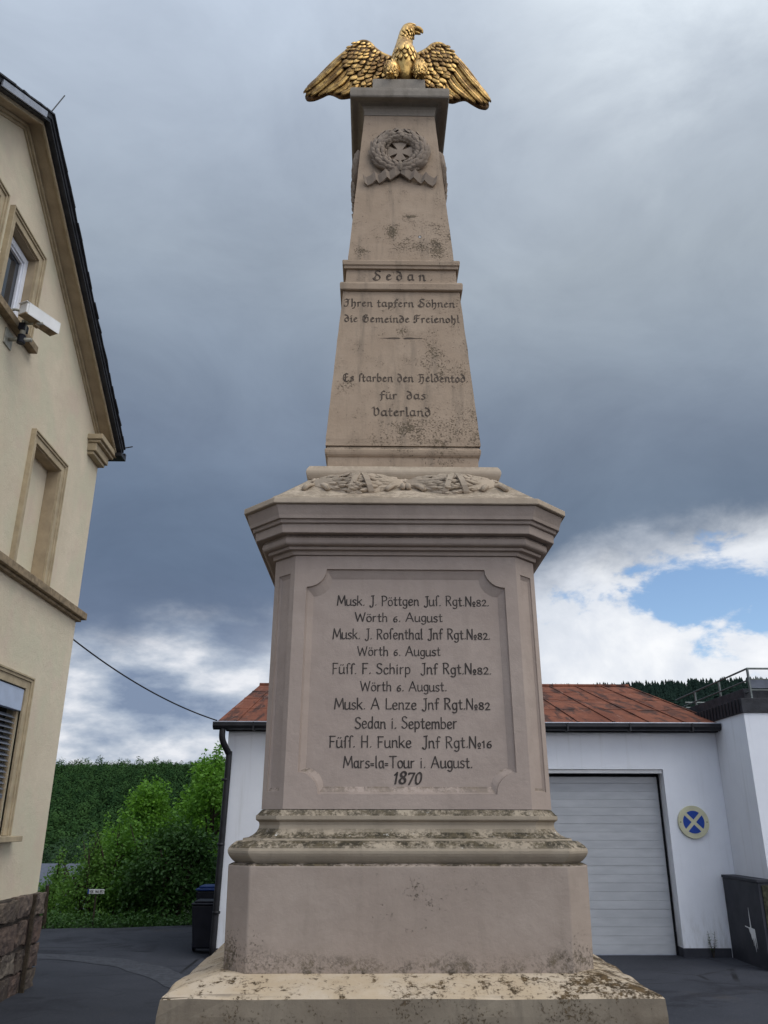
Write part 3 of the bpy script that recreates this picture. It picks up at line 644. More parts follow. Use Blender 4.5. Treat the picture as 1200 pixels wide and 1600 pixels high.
LINES = [('Musk. J. Pöttgen Juſ. Rgt.Nº82.', -.363, .441, 2.669, .053), ('Wörth 6. August', -.267, .192, 2.582, .048), ('Musk. J. Roſenthal Jnf Rgt.Nº82.', -.382, .439, 2.489, .054), ('Wörth 6. August', -.252, .177, 2.402, .049),
 ('Füſſ. F. Schirp  Jnf Rgt.Nº82.', -.380, .437, 2.308, .054), ('Wörth 6. August.', -.235, .204, 2.220, .050), ('Musk. A Lenze Jnf Rgt.Nº82', -.365, .422, 2.129, .055), ('Sedan i. September', -.259, .252, 2.035, .056),
 ('Füſſ. H. Funke  Jnf Rgt.Nº16', -.386, .423, 1.942, .055), ('Mars=la=Tour i. August.', -.314, .322, 1.846, .054)]
for tx, a, b, zb, cp in LINES:
    inscription(tx, a, b, zb, cp, LATIN, .068, .044, R(25), s_die, mat_=M_INK)
inscription('1870', -.068, .066, 1.770, .087, LATIN, .070, .042, R(25), s_die, slant=0.22, mat_=M_INK)
s_lo, s_sd, s_up = surf_of(sh_lo), surf_of(sh_sd), surf_of(sh_up)
FL = [('Sedan.', -.187, .209, 4.988, .080, s_sd), ('Ihren tapfern Söhnen', -.377, .351, 4.762, .062, s_lo), ('die Gemeinde Freienohl', -.374, .376, 4.635, .060, s_lo),
      ('Es ſtarben den Heldentod.', -.374, .412, 4.174, .060, s_lo), ('für  das', -.139, .144, 4.045, .060, s_lo), ('Vaterland', -.189, .173, 3.923, .064, s_lo)]
for tx, a, b, zb, cp, sf in FL:
    inscription(tx, a, b, zb, cp, FRAK, .090, .034, R(42), sf, spc=.36, track=.42 if tx == 'Sedan.' else .10, mat_=M_INK2)
bm = bmesh.new()
for sg in (-1, 1):      # tapered double rule under the dedication
    pr = [(sg * .008, .0), (sg * .02, .005), (sg * .05, .007), (sg * .09, .003), (sg * .137, .0), (sg * .09, -.003), (sg * .05, -.006), (sg * .02, -.005)]
    lo = [bm.verts.new(s_lo(u, 4.508 + v, -.002)) for u, v in pr]; hi = [bm.verts.new(s_lo(u, 4.508 + v, .0013)) for u, v in pr]
    face(bm, hi if sg < 0 else hi[::-1])
    for i in range(8): face(bm, (lo[i], lo[(i + 1) % 8], hi[(i + 1) % 8], hi[i]))
obj('inscription_rule', bm, M_INK2, MON)

# ---------------- carved ornament helpers
def leafshape(bm, base, tip, nrm, wd, thick, n=6, curl=0.0):
    """a plump pointed leaf/feather from base to tip, domed along nrm"""
    base, tip, nrm = Vector(base), Vector(tip), Vector(nrm).normalized(); ax = tip - base; L = ax.length; ax.normalize()
    sd = ax.cross(nrm).normalized(); nn = sd.cross(ax).normalized(); rows = []
    for i in range(n + 1):
        t = i / n; wv = wd * (math.sin(math.pi * min(1, t * 0.86 + 0.12)) ** 0.75); c = base + ax * L * t + nn * (curl * t * t)
        h = thick * math.sin(math.pi * min(1, 0.2 + 0.75 * t)) ** 0.6
        rows.append([bm.verts.new(c - sd * wv), bm.verts.new(c - sd * wv * .55 + nn * h * .72), bm.verts.new(c + nn * h * 1.0), bm.verts.new(c + sd * wv * .55 + nn * h * .72), bm.verts.new(c + sd * wv), bm.verts.new(c - nn * thick * .3)])
    for a, b in zip(rows, rows[1:]):
        for k in range(6): bm.faces.new((a[k], a[(k + 1) % 6], b[(k + 1) % 6], b[k]))
    bm.faces.new(rows[0][::-1]); bm.faces.new(rows[-1])
def ribbon_strip(bm, pts, wd_vec, thick_vec):
    W_, T_ = Vector(wd_vec), Vector(thick_vec); rows = []
    for p in pts:
        p = Vector(p); rows.append([bm.verts.new(p), bm.verts.new(p + W_), bm.verts.new(p + W_ + T_), bm.verts.new(p + T_)])
    for a, b in zip(rows, rows[1:]):
        for k in range(4): bm.faces.new((a[k], a[(k + 1) % 4], b[(k + 1) % 4], b[k]))
    bm.faces.new(rows[0][::-1]); bm.faces.new(rows[-1])

# garlands on the frieze slope (each face carries two swags, knots and ribbon ends)
SL0, SL1 = Vector((0, -0.869, 3.214)), Vector((0, -0.548, 3.452)); SLD = (SL1 - SL0).normalized(); SLL = (SL1 - SL0).length
SLN = Vector((0, -SLD.z, SLD.y)); SLN = SLN if SLN.z > 0 else -SLN
def on_slope(s, t, h=0.0): return SL0 + Vector((s, 0, 0)) + SLD * t + SLN * h
def swag_bm(s0, s1, seed):
    bm = bmesh.new(); rg = random.Random(seed); N = 26
    def cp(t):
        return s0 + (s1 - s0) * t, SLL - 0.075 - 0.125 * math.sin(math.pi * t) ** 0.7, 0.048 + 0.046 * math.sin(math.pi * t) ** .7
    pts, rads = [], []
    for i in range(N + 1):
        s, t, r = cp(i / N); pts.append(on_slope(s, t, -0.022)); rads.append(r)
    tube(bm, pts, rads, 8)
    for side in range(-4, 5):
        for i in range(1, N, 1):
            j = min(N, i + rg.choice((0, 0, 1))); s, t, r = cp(j / N); sgn = 1 if j < N / 2 else -1
            s2, t2, _ = cp(min(1, max(0, (j + sgn * 2.5) / N)))
            a = side * 0.36 + rg.uniform(-.16, .16)
            off = SLD * (math.sin(a) * r * 1.0) + SLN * (math.cos(a) * r * 0.93)
            leafshape(bm, on_slope(s, t, -.022) + off, on_slope(s2, t2, -.022) + off * rg.uniform(1.10, 1.30), off, 0.0125, 0.010, 4)
    s, t, r = cp(0.5)                                    # crossed ribbon at the middle
    for sg in (-1, 1):
        P = []
        for k in range(9):
            a = lerp(-1.35, 1.35, k / 8); P.append(on_slope(s - sg * .014 + sg * .045 * (k / 8 - .5) * 2, t, -.022) + SLD * (math.sin(a) * r * 1.13) + SLN * (math.cos(a) * r * 1.08))
        ribbon_strip(bm, P, Vector((0.030, 0, 0)), SLN * 0.012)
    return bm
def knot_bm(s, ends):
    bm = bmesh.new(); c = on_slope(s, SLL - 0.085, 0.012)
    for k in range(5):
        a = k * 1.256; d = Vector((math.cos(a), 0, 0)) + SLD * math.sin(a)
        leafshape(bm, c, c + d * 0.036, SLN, 0.014, 0.014, 4)
    for ds, dt in ends:
        P = [on_slope(s + ds * k / 5, SLL - 0.09 + dt * .85 * k / 5, 0.010 - 0.008 * math.sin(k * 1.3)) for k in range(6)]
        tube(bm, P, [0.009, 0.011, 0.012, 0.014, 0.017, 0.014], 7)
    return bm
for q in range(4):
    Mx = Matrix.Rotation(q * math.pi / 2, 4, 'Z')
    for nm, b_ in (('garland', swag_bm(-0.495, -0.025, 3 + q)), ('garland', swag_bm(0.025, 0.495, 13 + q)), ('ribbon_knot', knot_bm(0.0, [(-.105, -.205), (.105, -.205), (-.015, -.17), (.02, -.17)])),
                   ('ribbon_knot', knot_bm(-.50, [(-.06, -.20), (.075, -.205)])), ('ribbon_knot', knot_bm(.50, [(.06, -.20), (-.075, -.205)]))):
        b_.transform(Mx); obj(nm, b_, M_FRIEZE, MON, smooth=(nm != 'garland'))

# wreath with iron cross and ribbon on the upper shaft (front and flanks)
def wreath_set(q):
    Mx = Matrix.Rotation(q * math.pi / 2, 4, 'Z'); zc = 6.168; slope = 0.0693
    def P(u, v, h): return Vector((u, -sh_up(zc + v) - h * 0.60, zc + v))
    rg = random.Random(5); bm = bmesh.new(); N = 40
    ring = [P(0.168 * math.cos(2 * math.pi * i / N), 0.163 * math.sin(2 * math.pi * i / N), 0.018) for i in range(N + 1)]
    tube(bm, ring, 0.030, 8, False)
    for k in range(5):
        for i in range(0, 15):
            for sg in (-1, 1):                    # leaves climb from the knot at the bottom to the top on either side
                a = -math.pi / 2 + sg * (i + 0.5 * (k % 2) + rg.uniform(-.15, .15)) / 15 * math.pi; a2 = a + sg * rg.uniform(.28, .40); th = (k - 2) * 0.66 + rg.uniform(-.12, .12)
                r1 = 0.163 + 0.046 * math.sin(th); h1 = 0.022 + 0.050 * math.cos(th); r2_ = r1 + 0.018 * math.sin(th) + rg.uniform(-.008, .007)
                rad = Vector((math.cos(a), 0, math.sin(a))); nn = rad * math.sin(th) + Vector((0, -1, 0)) * math.cos(th)
                leafshape(bm, P(r1 * math.cos(a), r1 * math.sin(a), h1), P(r2_ * math.cos(a2), r2_ * math.sin(a2), h1 + rg.uniform(.014, .036)), nn, rg.uniform(.019, .025), 0.011, 5)
    bm.transform(Mx); wr = obj('wreath', bm, M_WREATH, MON)
    # the cross: four arms widening outward
    bm = bmesh.new(); arm = []
    for k in range(4):
        a = math.pi / 2 * k; c, s = math.cos(a), math.sin(a)
        for u, v in ((0.020, 0.020),) if False else ((0.024, -0.022), (0.050, -0.033), (0.104, -0.070), (0.104, 0.070), (0.050, 0.033), (0.024, 0.022)):
            arm.append((u * c - v * s, u * s + v * c))
    lo = [bm.verts.new(P(u, v, 0.0)) for u, v in arm]; hi = [bm.verts.new(P(u, v, 0.036)) for u, v in arm]
    bm.faces.new(hi)
    for i in range(len(arm)): bm.faces.new((lo[i], lo[(i + 1) % len(arm)], hi[(i + 1) % len(arm)], hi[i]))
    ins = [(u * 0.86, v * 0.86) for u, v in arm]; i0 = [bm.verts.new(P(u, v, 0.0365)) for u, v in ins]; i1 = [bm.verts.new(P(u, v, 0.041)) for u, v in ins]
    bm.faces.new(i1)
    for i in range(len(ins)): bm.faces.new((i0[i], i0[(i + 1) % len(ins)], i1[(i + 1) % len(ins)], i1[i]))
    bm.transform(Mx); obj('iron_cross', bm, M_WREATH, wr)
    # knot and two fluttering ends
    bm = bmesh.new()
    for sg in (-1, 1):
        wave = [(0.00, -.175, .05), (0.03, -.205, .055), (0.07, -.232, .035), (0.095, -.222, .060), (0.125, -.250, .040), (0.15, -.258, .022), (0.172, -.240, .050), (0.20, -.268, .035), (0.232, -.282, .024), (0.256, -.262, .040)]
        pts = [P(sg * u, v - 0.050, h * 1.2) for u, v, h in wave]
        ribbon_strip(bm, pts, Vector((sg * 0.012, -0.010, 0.066)), Vector((0, 0.016, 0)))
    leafshape(bm, P(0, -.205, .05), P(0, -.115, .075), (0, -1, 0), 0.034, 0.026, 5)
    leafshape(bm, P(-.01, -.16, .06), P(-.06, -.135, .06), (0, -1, 0), 0.022, 0.02, 5)
    leafshape(bm, P(.01, -.16, .06), P(.06, -.135, .06), (0, -1, 0), 0.022, 0.02, 5)
    bm.transform(Mx); obj('ribbon', bm, M_WREATH, wr, smooth=False, bevel=0.002)
for q in range(4): wreath_set(q)

# ---------------- the gilded eagle
EG = bpy.data.objects.new('eagle', None); COL.objects.link(EG); EG.parent = MON; EG.location = (0.0, -0.055, 7.005); EG['label'] = 'gilded eagle with spread drooping wings'
def loft(bm, secs, n=18, scal=0.0):
    """secs: (center, half width x, half depth y, tilt-axis dir) elliptical sections"""
    rings = []
    C = [Vector(s[0]) for s in secs]
    for i, (c, a, b) in enumerate(secs):
        t = (C[min(i + 1, len(C) - 1)] - C[max(i - 1, 0)]).normalized()
        sx = Vector((1, 0, 0)) - t * t.x
        if sx.length < 0.2: sx = Vector((0, 0, 1)) - t * t.z
        sx.normalize(); sy = t.cross(sx); c = Vector(c)
        rings.append([bm.verts.new(c + sx * a * math.cos(2 * math.pi * k / n) + sy * b * math.sin(2 * math.pi * k / n)) for k in range(n)])
    for r0, r1 in zip(rings, rings[1:]):
        for k in range(n): bm.faces.new((r0[k], r0[(k + 1) % n], r1[(k + 1) % n], r1[k]))
    bm.faces.new(rings[0][::-1]); bm.faces.new(rings[-1])
bm = bmesh.new()
ctr = [(0.052, .0, .06), (0.052, -.015, .16), (0.052, -.030, .27), (0.052, -.040, .36), (0.050, -.030, .43), (0.048, -.015, .50), (0.050, -.008, .56), (0.056, -.008, .61), (0.066, -.010, .655), (0.080, -.012, .695), (0.092, -.012, .725), (0.098, -.012, .752), (0.098, -.012, .768)]
wx = [.076, .098, .108, .104, .088, .072, .062, .057, .056, .060, .059, .046, .018]
wy = [.085, .110, .125, .120, .100, .080, .066, .060, .056, .055, .052, .040, .016]
loft(bm, [(c, a, b) for c, a, b in zip(ctr, wx, wy)], 20)
# scaly plumage on breast and neck
rg = random.Random(2)
for i in range(2, len(ctr) - 4):
    for sub in (0, 0.5):
        c = Vector(ctr[i]).lerp(Vector(ctr[i + 1]), sub); a = lerp(wx[i], wx[i + 1], sub); b = lerp(wy[i], wy[i + 1], sub)
        m_ = 13 if i < 6 else 10
        for k in range(m_):
            th = 2 * math.pi * (k + (0.5 if sub else 0)) / m_ + rg.uniform(-.08, .08)
            nn = Vector((math.cos(th), math.sin(th), 0.15)); p = c + Vector((a * math.cos(th), b * math.sin(th), 0)) * 0.97
            L = (0.050 if i < 6 else (0.034 if i < 9 else 0.022)) * rg.uniform(.85, 1.15)
            leafshape(bm, p + Vector((0, 0, L * .5)) - nn * .004, p - Vector((0, 0, L * 1.05)) + nn * 0.009, nn, L * .50, 0.007, 5)
# head: brow, skull bulge towards the beak
leafshape(bm, (.075, -.012, .715), (.165, -.014, .722), (0, -.3, 1), .044, .038, 6)
leafshape(bm, (.085, -.050, .742), (.150, -.040, .738), (0, -1, .4), .013, .012, 5)
leafshape(bm, (.085, .026, .742), (.150, .016, .738), (0, 1, .4), .013, .012, 5)
leafshape(bm, (.070, -.012, .690), (.150, -.013, .690), (0, 0, -1), .034, .022, 6)
tube(bm, [(.118, -.052, .722), (.118, -.060, .722)], [.010, .006], 8)
for k in range(0):
    a = rg.uniform(0, 6.28); q = rg.uniform(0, 1); p = Vector((lerp(.045, .1, q) , -.012, lerp(.655, .765, q))); nn = Vector((-.6 + rg.uniform(-.3, .3), math.cos(a), .3))
    leafshape(bm, p + nn.normalized() * .045, p + nn.normalized() * .062 - Vector((.018, 0, .035)), nn, .014, .009, 4)
obj('body', bm, M_GOLD, EG, smooth=True)
bm = bmesh.new()
tube(bm, [(.140, -.013, .722), (.160, -.013, .727), (.180, -.013, .722), (.196, -.013, .708), (.203, -.013, .690), (.201, -.013, .678)], [.026, .026, .023, .017, .009, .003], 10)
tube(bm, [(.135, -.013, .690), (.160, -.013, .684), (.178, -.013, .675), (.188, -.013, .668)], [.018, .014, .010, .004], 8)
obj('beak', bm, M_GOLD, EG, smooth=True)
for sg in (-1, 1):
    bm = bmesh.new(); cx = 0.055 + sg * 0.108
    loft(bm, [((cx - sg * .018, -.06, .25), .030, .030), ((cx - sg * .012, -.085, .215), .055, .055), ((cx, -.105, .155), .060, .058), ((cx + sg * .006, -.120, .095), .050, .048), ((cx + sg * .010, -.130, .045), .034, .034), ((cx + sg * .010, -.132, .012), .026, .028)], 14)
    rq = random.Random(40 + sg)
    for zz in (.215, .195, .175, .155, .135, .115, .095, .075, .055):
        for k in range(9):
            th = -math.pi / 2 + (k - 4 + rq.uniform(-.4, .4)) * 0.36; r_ = lerp(.030, .060, sstep(zz, .03, .14)) * (1 if zz < .19 else .85); yy = lerp(-.130, -.090, sstep(zz, .04, .2))
            nn = Vector((math.cos(th), math.sin(th), .15)); p = Vector((cx + sg * .004, yy, zz + rq.uniform(-.008, .008))) + nn * r_ * .93; L = rq.uniform(.022, .036)
            leafshape(bm, p + Vector((0, 0, .012)), p - Vector((rq.uniform(-.006, .006), 0, L)) + nn * .005, nn, L * .34, .006, 4)
    leg = obj('leg', bm, M_GOLD, EG, smooth=True)
    bm = bmesh.new()
    for k in (-1, 0, 1):
        d = Vector((k * .55 + sg * .1, -1, 0)).normalized(); p = Vector((cx + sg * .01, -.140, .018))
        tube(bm, [p, p + d * .03 + Vector((0, 0, .012)), p + d * .055 + Vector((0, 0, .006)), p + d * .068 - Vector((0, 0, .010))], [.013, .013, .010, .003], 7)
    obj('claw', bm, M_GOLD, leg, smooth=True)
# wings
LEAD = [(0.075, .428), (0.155, .445), (0.225, .490), (0.275, .545), (0.322, .562), (0.365, .545), (0.43, .475), (0.52, .370), (0.60, .262), (0.675, .150), (0.725, .050)]
LOW = [(0.728, .010), (0.700, -.030), (0.640, -.042), (0.575, -.020), (0.530, .000), (0.480, -.020), (0.420, -.055), (0.34, -.04), (0.25, .00), (0.15, .06), (0.075, .14)]
def wing(sg):
    XO = 0.012
    def P(u, v, h):                      # wing surface: swept a little back towards the tip, dished forward
        return Vector((XO + sg * u, 0.030 + 0.06 * (u / 0.73) ** 2 - 0.05 * math.sin(math.pi * min(1, u / .73)) - h, v))
    bm = bmesh.new(); ol = LEAD + LOW
    pts = [(p.x, p.y) for p in catmull(LEAD, 3)] + [(p.x, p.y) for p in catmull(LOW, 3)]
    cx = sum(p[0] for p in pts) / len(pts); cy = sum(p[1] for p in pts) / len(pts)
    fr, bk = [], []
    for t in (1.0, 0.93, 0.75, 0.5, 0.25):
        h = 0.030 * (1 - t) ** 0.5
        fr.append([bm.verts.new(P(cx + (x - cx) * t, cy + (y - cy) * t, h)) for x, y in pts]); bk.append([bm.verts.new(P(cx + (x - cx) * t, cy + (y - cy) * t, -.022 - h * .5)) for x, y in pts])
    n = len(pts)
    for S in (fr, bk):
        for a, b in zip(S, S[1:]):
            for i in range(n): bm.faces.new((a[i], a[(i + 1) % n], b[(i + 1) % n], b[i]))
        bm.faces.new(S[-1])
    for i in range(n): bm.faces.new((fr[0][i], fr[0][(i + 1) % n], bk[0][(i + 1) % n], bk[0][i]))
    for f_ in bm.faces: f_.material_index = 1  # plate in dark tarnished gold, colour makes the gaps between feathers dark
    # rounded leading edge
    le = [P(p.x, p.y - .010, .008) for p in catmull(LEAD, 4)]
    tube(bm, le, [lerp(.028, .010, i / (len(le) - 1)) for i in range(len(le))], 8)
    # primaries: long blades fanning from the wrist to the tip
    def feather(pts_, wd, h0, lift=0.009):
        C = catmull([(x, y, 0) for x, y in pts_], 5); m_ = len(C); rows = []
        for i, c in enumerate(C):
            t = i / (m_ - 1); tg = (C[min(i + 1, m_ - 1)] - C[max(i - 1, 0)]).normalized(); nv = Vector((-tg.y, tg.x, 0))
            ww = wd * (0.55 + 0.55 * t if t < .8 else (0.99 * math.sqrt(max(0.02, 1 - ((t - .8) / .2) ** 2))))
            def q(o, h): return bm.verts.new(P(c.x + nv.x * o, c.y + nv.y * o, h))
            rows.append([q(-ww, h0), q(-ww * .55, h0 + lift * .9), q(-ww * .1, h0 + lift * .75), q(0, h0 + lift * 1.35), q(ww * .1, h0 + lift * .75), q(ww * .6, h0 + lift * .7), q(ww, h0), q(0, h0 - .012)])
        for a, b in zip(rows, rows[1:]):
            for k in range(8): bm.faces.new((a[k], a[(k + 1) % 8], b[(k + 1) % 8], b[k]))
        bm.faces.new(rows[0][::-1]); bm.faces.new(rows[-1])
    roots = [(.42, .455), (.425, .405), (.42, .350), (.41, .295), (.395, .240), (.375, .185), (.35, .135), (.32, .09)]
    tips = [(.724, .048), (.738, .012), (.716, -.020), (.668, -.040), (.606, -.042), (.545, -.026), (.482, -.036), (.420, -.055)]
    for i, (r0, t0) in enumerate(zip(roots, tips)):
        mx_, my_ = lerp(r0[0], t0[0], .5), lerp(r0[1], t0[1], .5); dx_, dy_ = t0[0] - r0[0], t0[1] - r0[1]; L = math.hypot(dx_, dy_)
        bow = 0.018 + .010 * i / 7
        feather([r0, (mx_ + dy_ / L * bow, my_ - dx_ / L * bow), t0], .031, 0.030 + 0.007 * (i % 2) - 0.0015 * i)
    for i in range(7):                    # secondaries hanging behind the capital
        x0 = .31 - i * .034; feather([(x0, .20 - i * .002), (x0 + .025, .10), (x0 + .05 - i * .004, -.035 + i * .016)], .026, .026 + .006 * (i % 2))
    rw = random.Random(21)
    # coverts: overlapping scales, large near the secondaries, small by the shoulder
    rows = [(.135, .10, .33, 5, .058), (.095, .10, .30, 5, .055), (.255, .095, .40, 7, .052), (.300, .095, .425, 8, .048), (.345, .095, .44, 9, .045), (.385, .10, .445, 9, .040), (.420, .14, .43, 8, .036), (.455, .19, .42, 7, .032), (.490, .235, .395, 5, .030), (.215, .10, .37, 6, .055), (.175, .10, .35, 5, .058)]
    for v, ua, ub, cnt, sz in sorted(rows):
        for k in range(cnt):
            u = lerp(ua, ub, k / (cnt - 1)) + rw.uniform(-.008, .008); vv = v + rw.uniform(-.008, .008) - 0.05 * max(0, u - .33)
            ang = lerp(-1.55, -0.62, (u - .08) / .37) + rw.uniform(-.25, .25); d = Vector((math.cos(ang), math.sin(ang)))
            lv = next((lerp(p_[1], q_[1], (u - p_[0]) / (q_[0] - p_[0])) for p_, q_ in zip(LEAD, LEAD[1:]) if p_[0] <= u <= q_[0]), .43)
            if vv + sz * .35 > lv - .012: continue
            hb = 0.034 + 0.014 * (v - .17) / .3
            a = P(u - d.x * sz * .5, vv - d.y * sz * .5, hb); b = P(u + d.x * sz * 1.05, vv + d.y * sz * 1.05, hb + .013)
            leafshape(bm, a, b, (0, -1, .1), sz * .55, .0075, 6)
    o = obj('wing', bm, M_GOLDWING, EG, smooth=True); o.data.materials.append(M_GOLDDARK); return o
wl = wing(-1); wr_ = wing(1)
wl.rotation_euler = (0, R(7.5), 0); wl.location = (-0.045, 0, -0.022)

# ------------------------------------------------------------------ HOUSE ON THE LEFT
HX, HY = -3.58, 9.54
HOUSE = empty('house', (HX, HY, 0), 'ochre rendered house with brown gable trim, slate roof and rubble stone base on the left', 'house')
def hobj(name, bm, m, parent=HOUSE, **k):
    off = Vector((-HX, -HY, 0))
    for v in bm.verts: v.co += off
    return obj(name, bm, m, parent, **k)
GY = 6.25
def gable(y): return 8.21 - 0.63 * abs(y - GY)
holes = [(7.68, 8.40, 3.955, 5.31, 0.13), (7.68, 8.39, 1.46, 2.86, 0.16), (6.42, 7.02, 6.19, 7.12, 0.17), (5.48, 6.08, 6.19, 7.12, 0.17)]
bm = bmesh.new()
gp = [(2.96, .88), (9.54, .88), (9.54, gable(9.54)), (GY, gable(GY)), (2.96, gable(2.96))]
vo = [bm.verts.new((HX, y, z)) for y, z in gp]; es = [bm.edges.new((vo[i], vo[(i + 1) % 5])) for i in range(5)]
for y0, y1, z0, z1, d in holes:
    q = [bm.verts.new((HX, y, z)) for y, z in ((y0, z0), (y1, z0), (y1, z1), (y0, z1))]
    es += [bm.edges.new((q[i], q[(i + 1) % 4])) for i in range(4)]
    r = [bm.verts.new((HX - d, v.co.y, v.co.z)) for v in q]
    for i in range(4): bm.faces.new((q[i], q[(i + 1) % 4], r[(i + 1) % 4], r[i]))
    bm.faces.new(r)
bmesh.ops.triangle_fill(bm, edges=es, use_beauty=True)
bx = -12.0
b2 = [bm.verts.new((bx, y, z)) for y, z in gp]
bm.faces.new(b2[::-1])
for i in (0, 1, 4): bm.faces.new((vo[i], vo[(i + 1) % 5], b2[(i + 1) % 5], b2[i]))
hobj('wall', bm, M_STUCCO)
# stone base of individual rubble blocks on a mortar core
CORE = hobj('stone_base', boxbm(bx, -3.535, 2.9, 9.565, -.05, .875), M_MORTAR)
bm = bmesh.new(); rs = random.Random(8)
def rock(bm, x0, x1, y0, y1, z0, z1, axis):
    m_ = bmesh.new(); box(m_, x0, x1, y0, y1, z0, z1)
    bmesh.ops.subdivide_edges(m_, edges=m_.edges, cuts=7, use_grid_fill=True)
    c = Vector(((x0 + x1) / 2, (y0 + y1) / 2, (z0 + z1) / 2)); h = Vector(((x1 - x0) / 2, (y1 - y0) / 2, (z1 - z0) / 2))
    sd = rs.uniform(0, 50)
    for v in m_.verts:
        q = v.co * 7 + Vector((sd, 0, 0)); d = mnoise.noise(q) * .020 + mnoise.noise(q * 2.7) * .016 + mnoise.noise(q * 6) * .010
        e = [abs((v.co[i] - c[i]) / h[i]) for i in range(3)]; k = sorted(e)[1]
        v.co += (v.co - c).normalized() * (d - 0.014 * max(0, k - .6))
    me = bpy.data.meshes.new('tmp'); m_.to_mesh(me); m_.free(); bm.from_mesh(me); bpy.data.meshes.remove(me)
zrow = [(-.06, .20), (.21, .41), (.42, .66), (.67, .885)]
for ri, (z0, z1) in enumerate(zrow):
    y = 9.60
    while y > 5.6:
        wd = rs.uniform(.22, .55) if y < 9.59 else (.30 if ri % 2 else .42)
        rock(bm, -3.66, -3.50 + rs.uniform(-.012, .012), y - wd + .012, y, z0 + rs.uniform(-.03, .02), z1 + rs.uniform(-.03, .0), 0); y -= wd
    x = -3.68
    while x > -6.5:
        wd = rs.uniform(.25, .55); rock(bm, x - wd + .012, x, 9.48, 9.605, z0, z1, 1); x -= wd
hobj('rubble_course', bm, M_RUBBLE, CORE)
hobj('conductor_strip', boxbm(-3.495, -3.455, 9.20, 9.235, -.02, .89), M_BARK, bevel=.004)
# string course
bm = boxbm(bx, -3.482, 2.9, 9.625, 3.868, 3.950); box(bm, bx, -3.53, 2.93, 9.58, 3.835, 3.866)
hobj('string_course', bm, M_SILL, bevel=.006)
# window surrounds: three-step mouldings
def surround(y0, y1, z0, z1, wd, bottom=False):
    bm = bmesh.new()
    steps = [(0.0, .052, .030), (.030, wd * .72, .048), (wd * .68, wd, .062)]
    for a, b, pr in ((0.0, wd * .62, .026), (wd * .62, wd * .84, .040), (wd * .84, wd, .052)):
        for (ya, yb, za, zb) in ((y1 + a, y1 + b, z0, z1 + b), (y0 - b, y0 - a, z0, z1 + b), (y0 - a, y1 + a, z1 + a, z1 + b)):
            box(bm, HX - .02, HX + pr, ya, yb, za, zb)
    return bm
NICHE = HOUSE
w_b = hobj('blind_window', surround(7.68, 8.40, 3.952, 5.31, .115), M_TRIM, bevel=.003)
w_b['label'] = 'walled-up blind window with moulded surround'
# inner reveal lining of the blind window is darker trim
bm = bmesh.new()
for ya, yb, za, zb in ((8.386, 8.3995, 3.957, 5.297), (7.6805, 7.694, 3.957, 5.297), (7.6805, 8.3995, 5.297, 5.3095)): box(bm, HX - .128, HX + .001, ya, yb, za, zb)
hobj('reveal', bm, M_TRIM2, w_b)
def upper_window(y0, y1):
    f = hobj('window', surround(y0, y1, 6.19, 7.12, .11), M_TRIM, bevel=.003)
    bm = boxbm(HX - .168, HX + .085, y0 - .16, y1 + .20, 6.105, 6.185)
    hobj('sill', bm, M_SILL, f, bevel=.006)
    bm = bmesh.new()
    for ya, yb, za, zb in ((y1 - .014, y1 - .001, 6.20, 7.105), (y0 + .001, y0 + .014, 6.20, 7.105), (y0 + .001, y1 - .001, 7.106, 7.119)): box(bm, HX - .10, HX + .001, ya, yb, za, zb)
    hobj('reveal', bm, M_TRIM2, f)
    fx = HX - .128; bm = bmesh.new()
    for ya, yb, za, zb in ((y1 - .085, y1 - .016, 6.192, 7.09), (y0 + .016, y0 + .085, 6.192, 7.09), (y0 + .085, y1 - .085, 7.02, 7.09), (y0 + .085, y1 - .085, 6.192, 6.26)): box(bm, fx, fx + .05, ya, yb, za, zb)
    for ya, yb, za, zb in ((y1 - .105, y1 - .082, 6.262, 7.018), (y0 + .082, y0 + .105, 6.262, 7.018), (y0 + .105, y1 - .105, 6.995, 7.018)): box(bm, fx + .004, fx + .032, ya, yb, za, zb)
    hobj('window_frame', bm, M_PVC, f, bevel=.004)
    hobj('pane', boxbm(fx - .002, fx + .004, y0 + .08, y1 - .08, 6.24, 7.04), M_GLASS, f)
upper_window(6.42, 7.02); upper_window(5.48, 6.08)
f = hobj('window', surround(7.68, 8.39, 1.462, 2.86, .125), M_TRIM, bevel=.003)
hobj('sill', boxbm(HX - .155, HX + .11, 7.50, 8.66, 1.405, 1.458), M_TRIM, f, bevel=.005)
hobj('pelmet', boxbm(HX - .05, HX + .012, 7.70, 8.375, 2.635, 2.85), M_SHBOX, f, bevel=.004)
bm = bmesh.new(); z = 2.60
while z > 1.86:
    v = [bm.verts.new(p) for p in ((HX - .075, 7.70, z), (HX - .015, 7.70, z - .040), (HX - .015, 8.33, z - .040), (HX - .075, 8.33, z))]; bm.faces.new(v)
    v2 = [bm.verts.new(q.co + Vector((0, 0, -.003))) for q in v]; bm.faces.new(v2[::-1])
    for i in range(4): bm.faces.new((v[i], v2[i], v2[(i + 1) % 4], v[(i + 1) % 4]))
    z -= .052
hobj('blind_slats', bm, M_SLAT, f)
hobj('blind_rail', boxbm(HX - .07, HX - .02, 7.70, 8.33, 1.80, 1.835), M_SLAT, f)
bm = bmesh.new(); box(bm, HX - .05, HX - .02, 8.345, 8.372, 1.47, 2.63); box(bm, HX - .05, HX - .02, 7.70, 7.715, 1.47, 2.63)
split(hobj('guide_rail', bm, M_TRIM2, f))
hobj('pane', boxbm(HX - .150, HX - .13, 7.70, 8.37, 1.47, 2.84), M_GLASS, f)
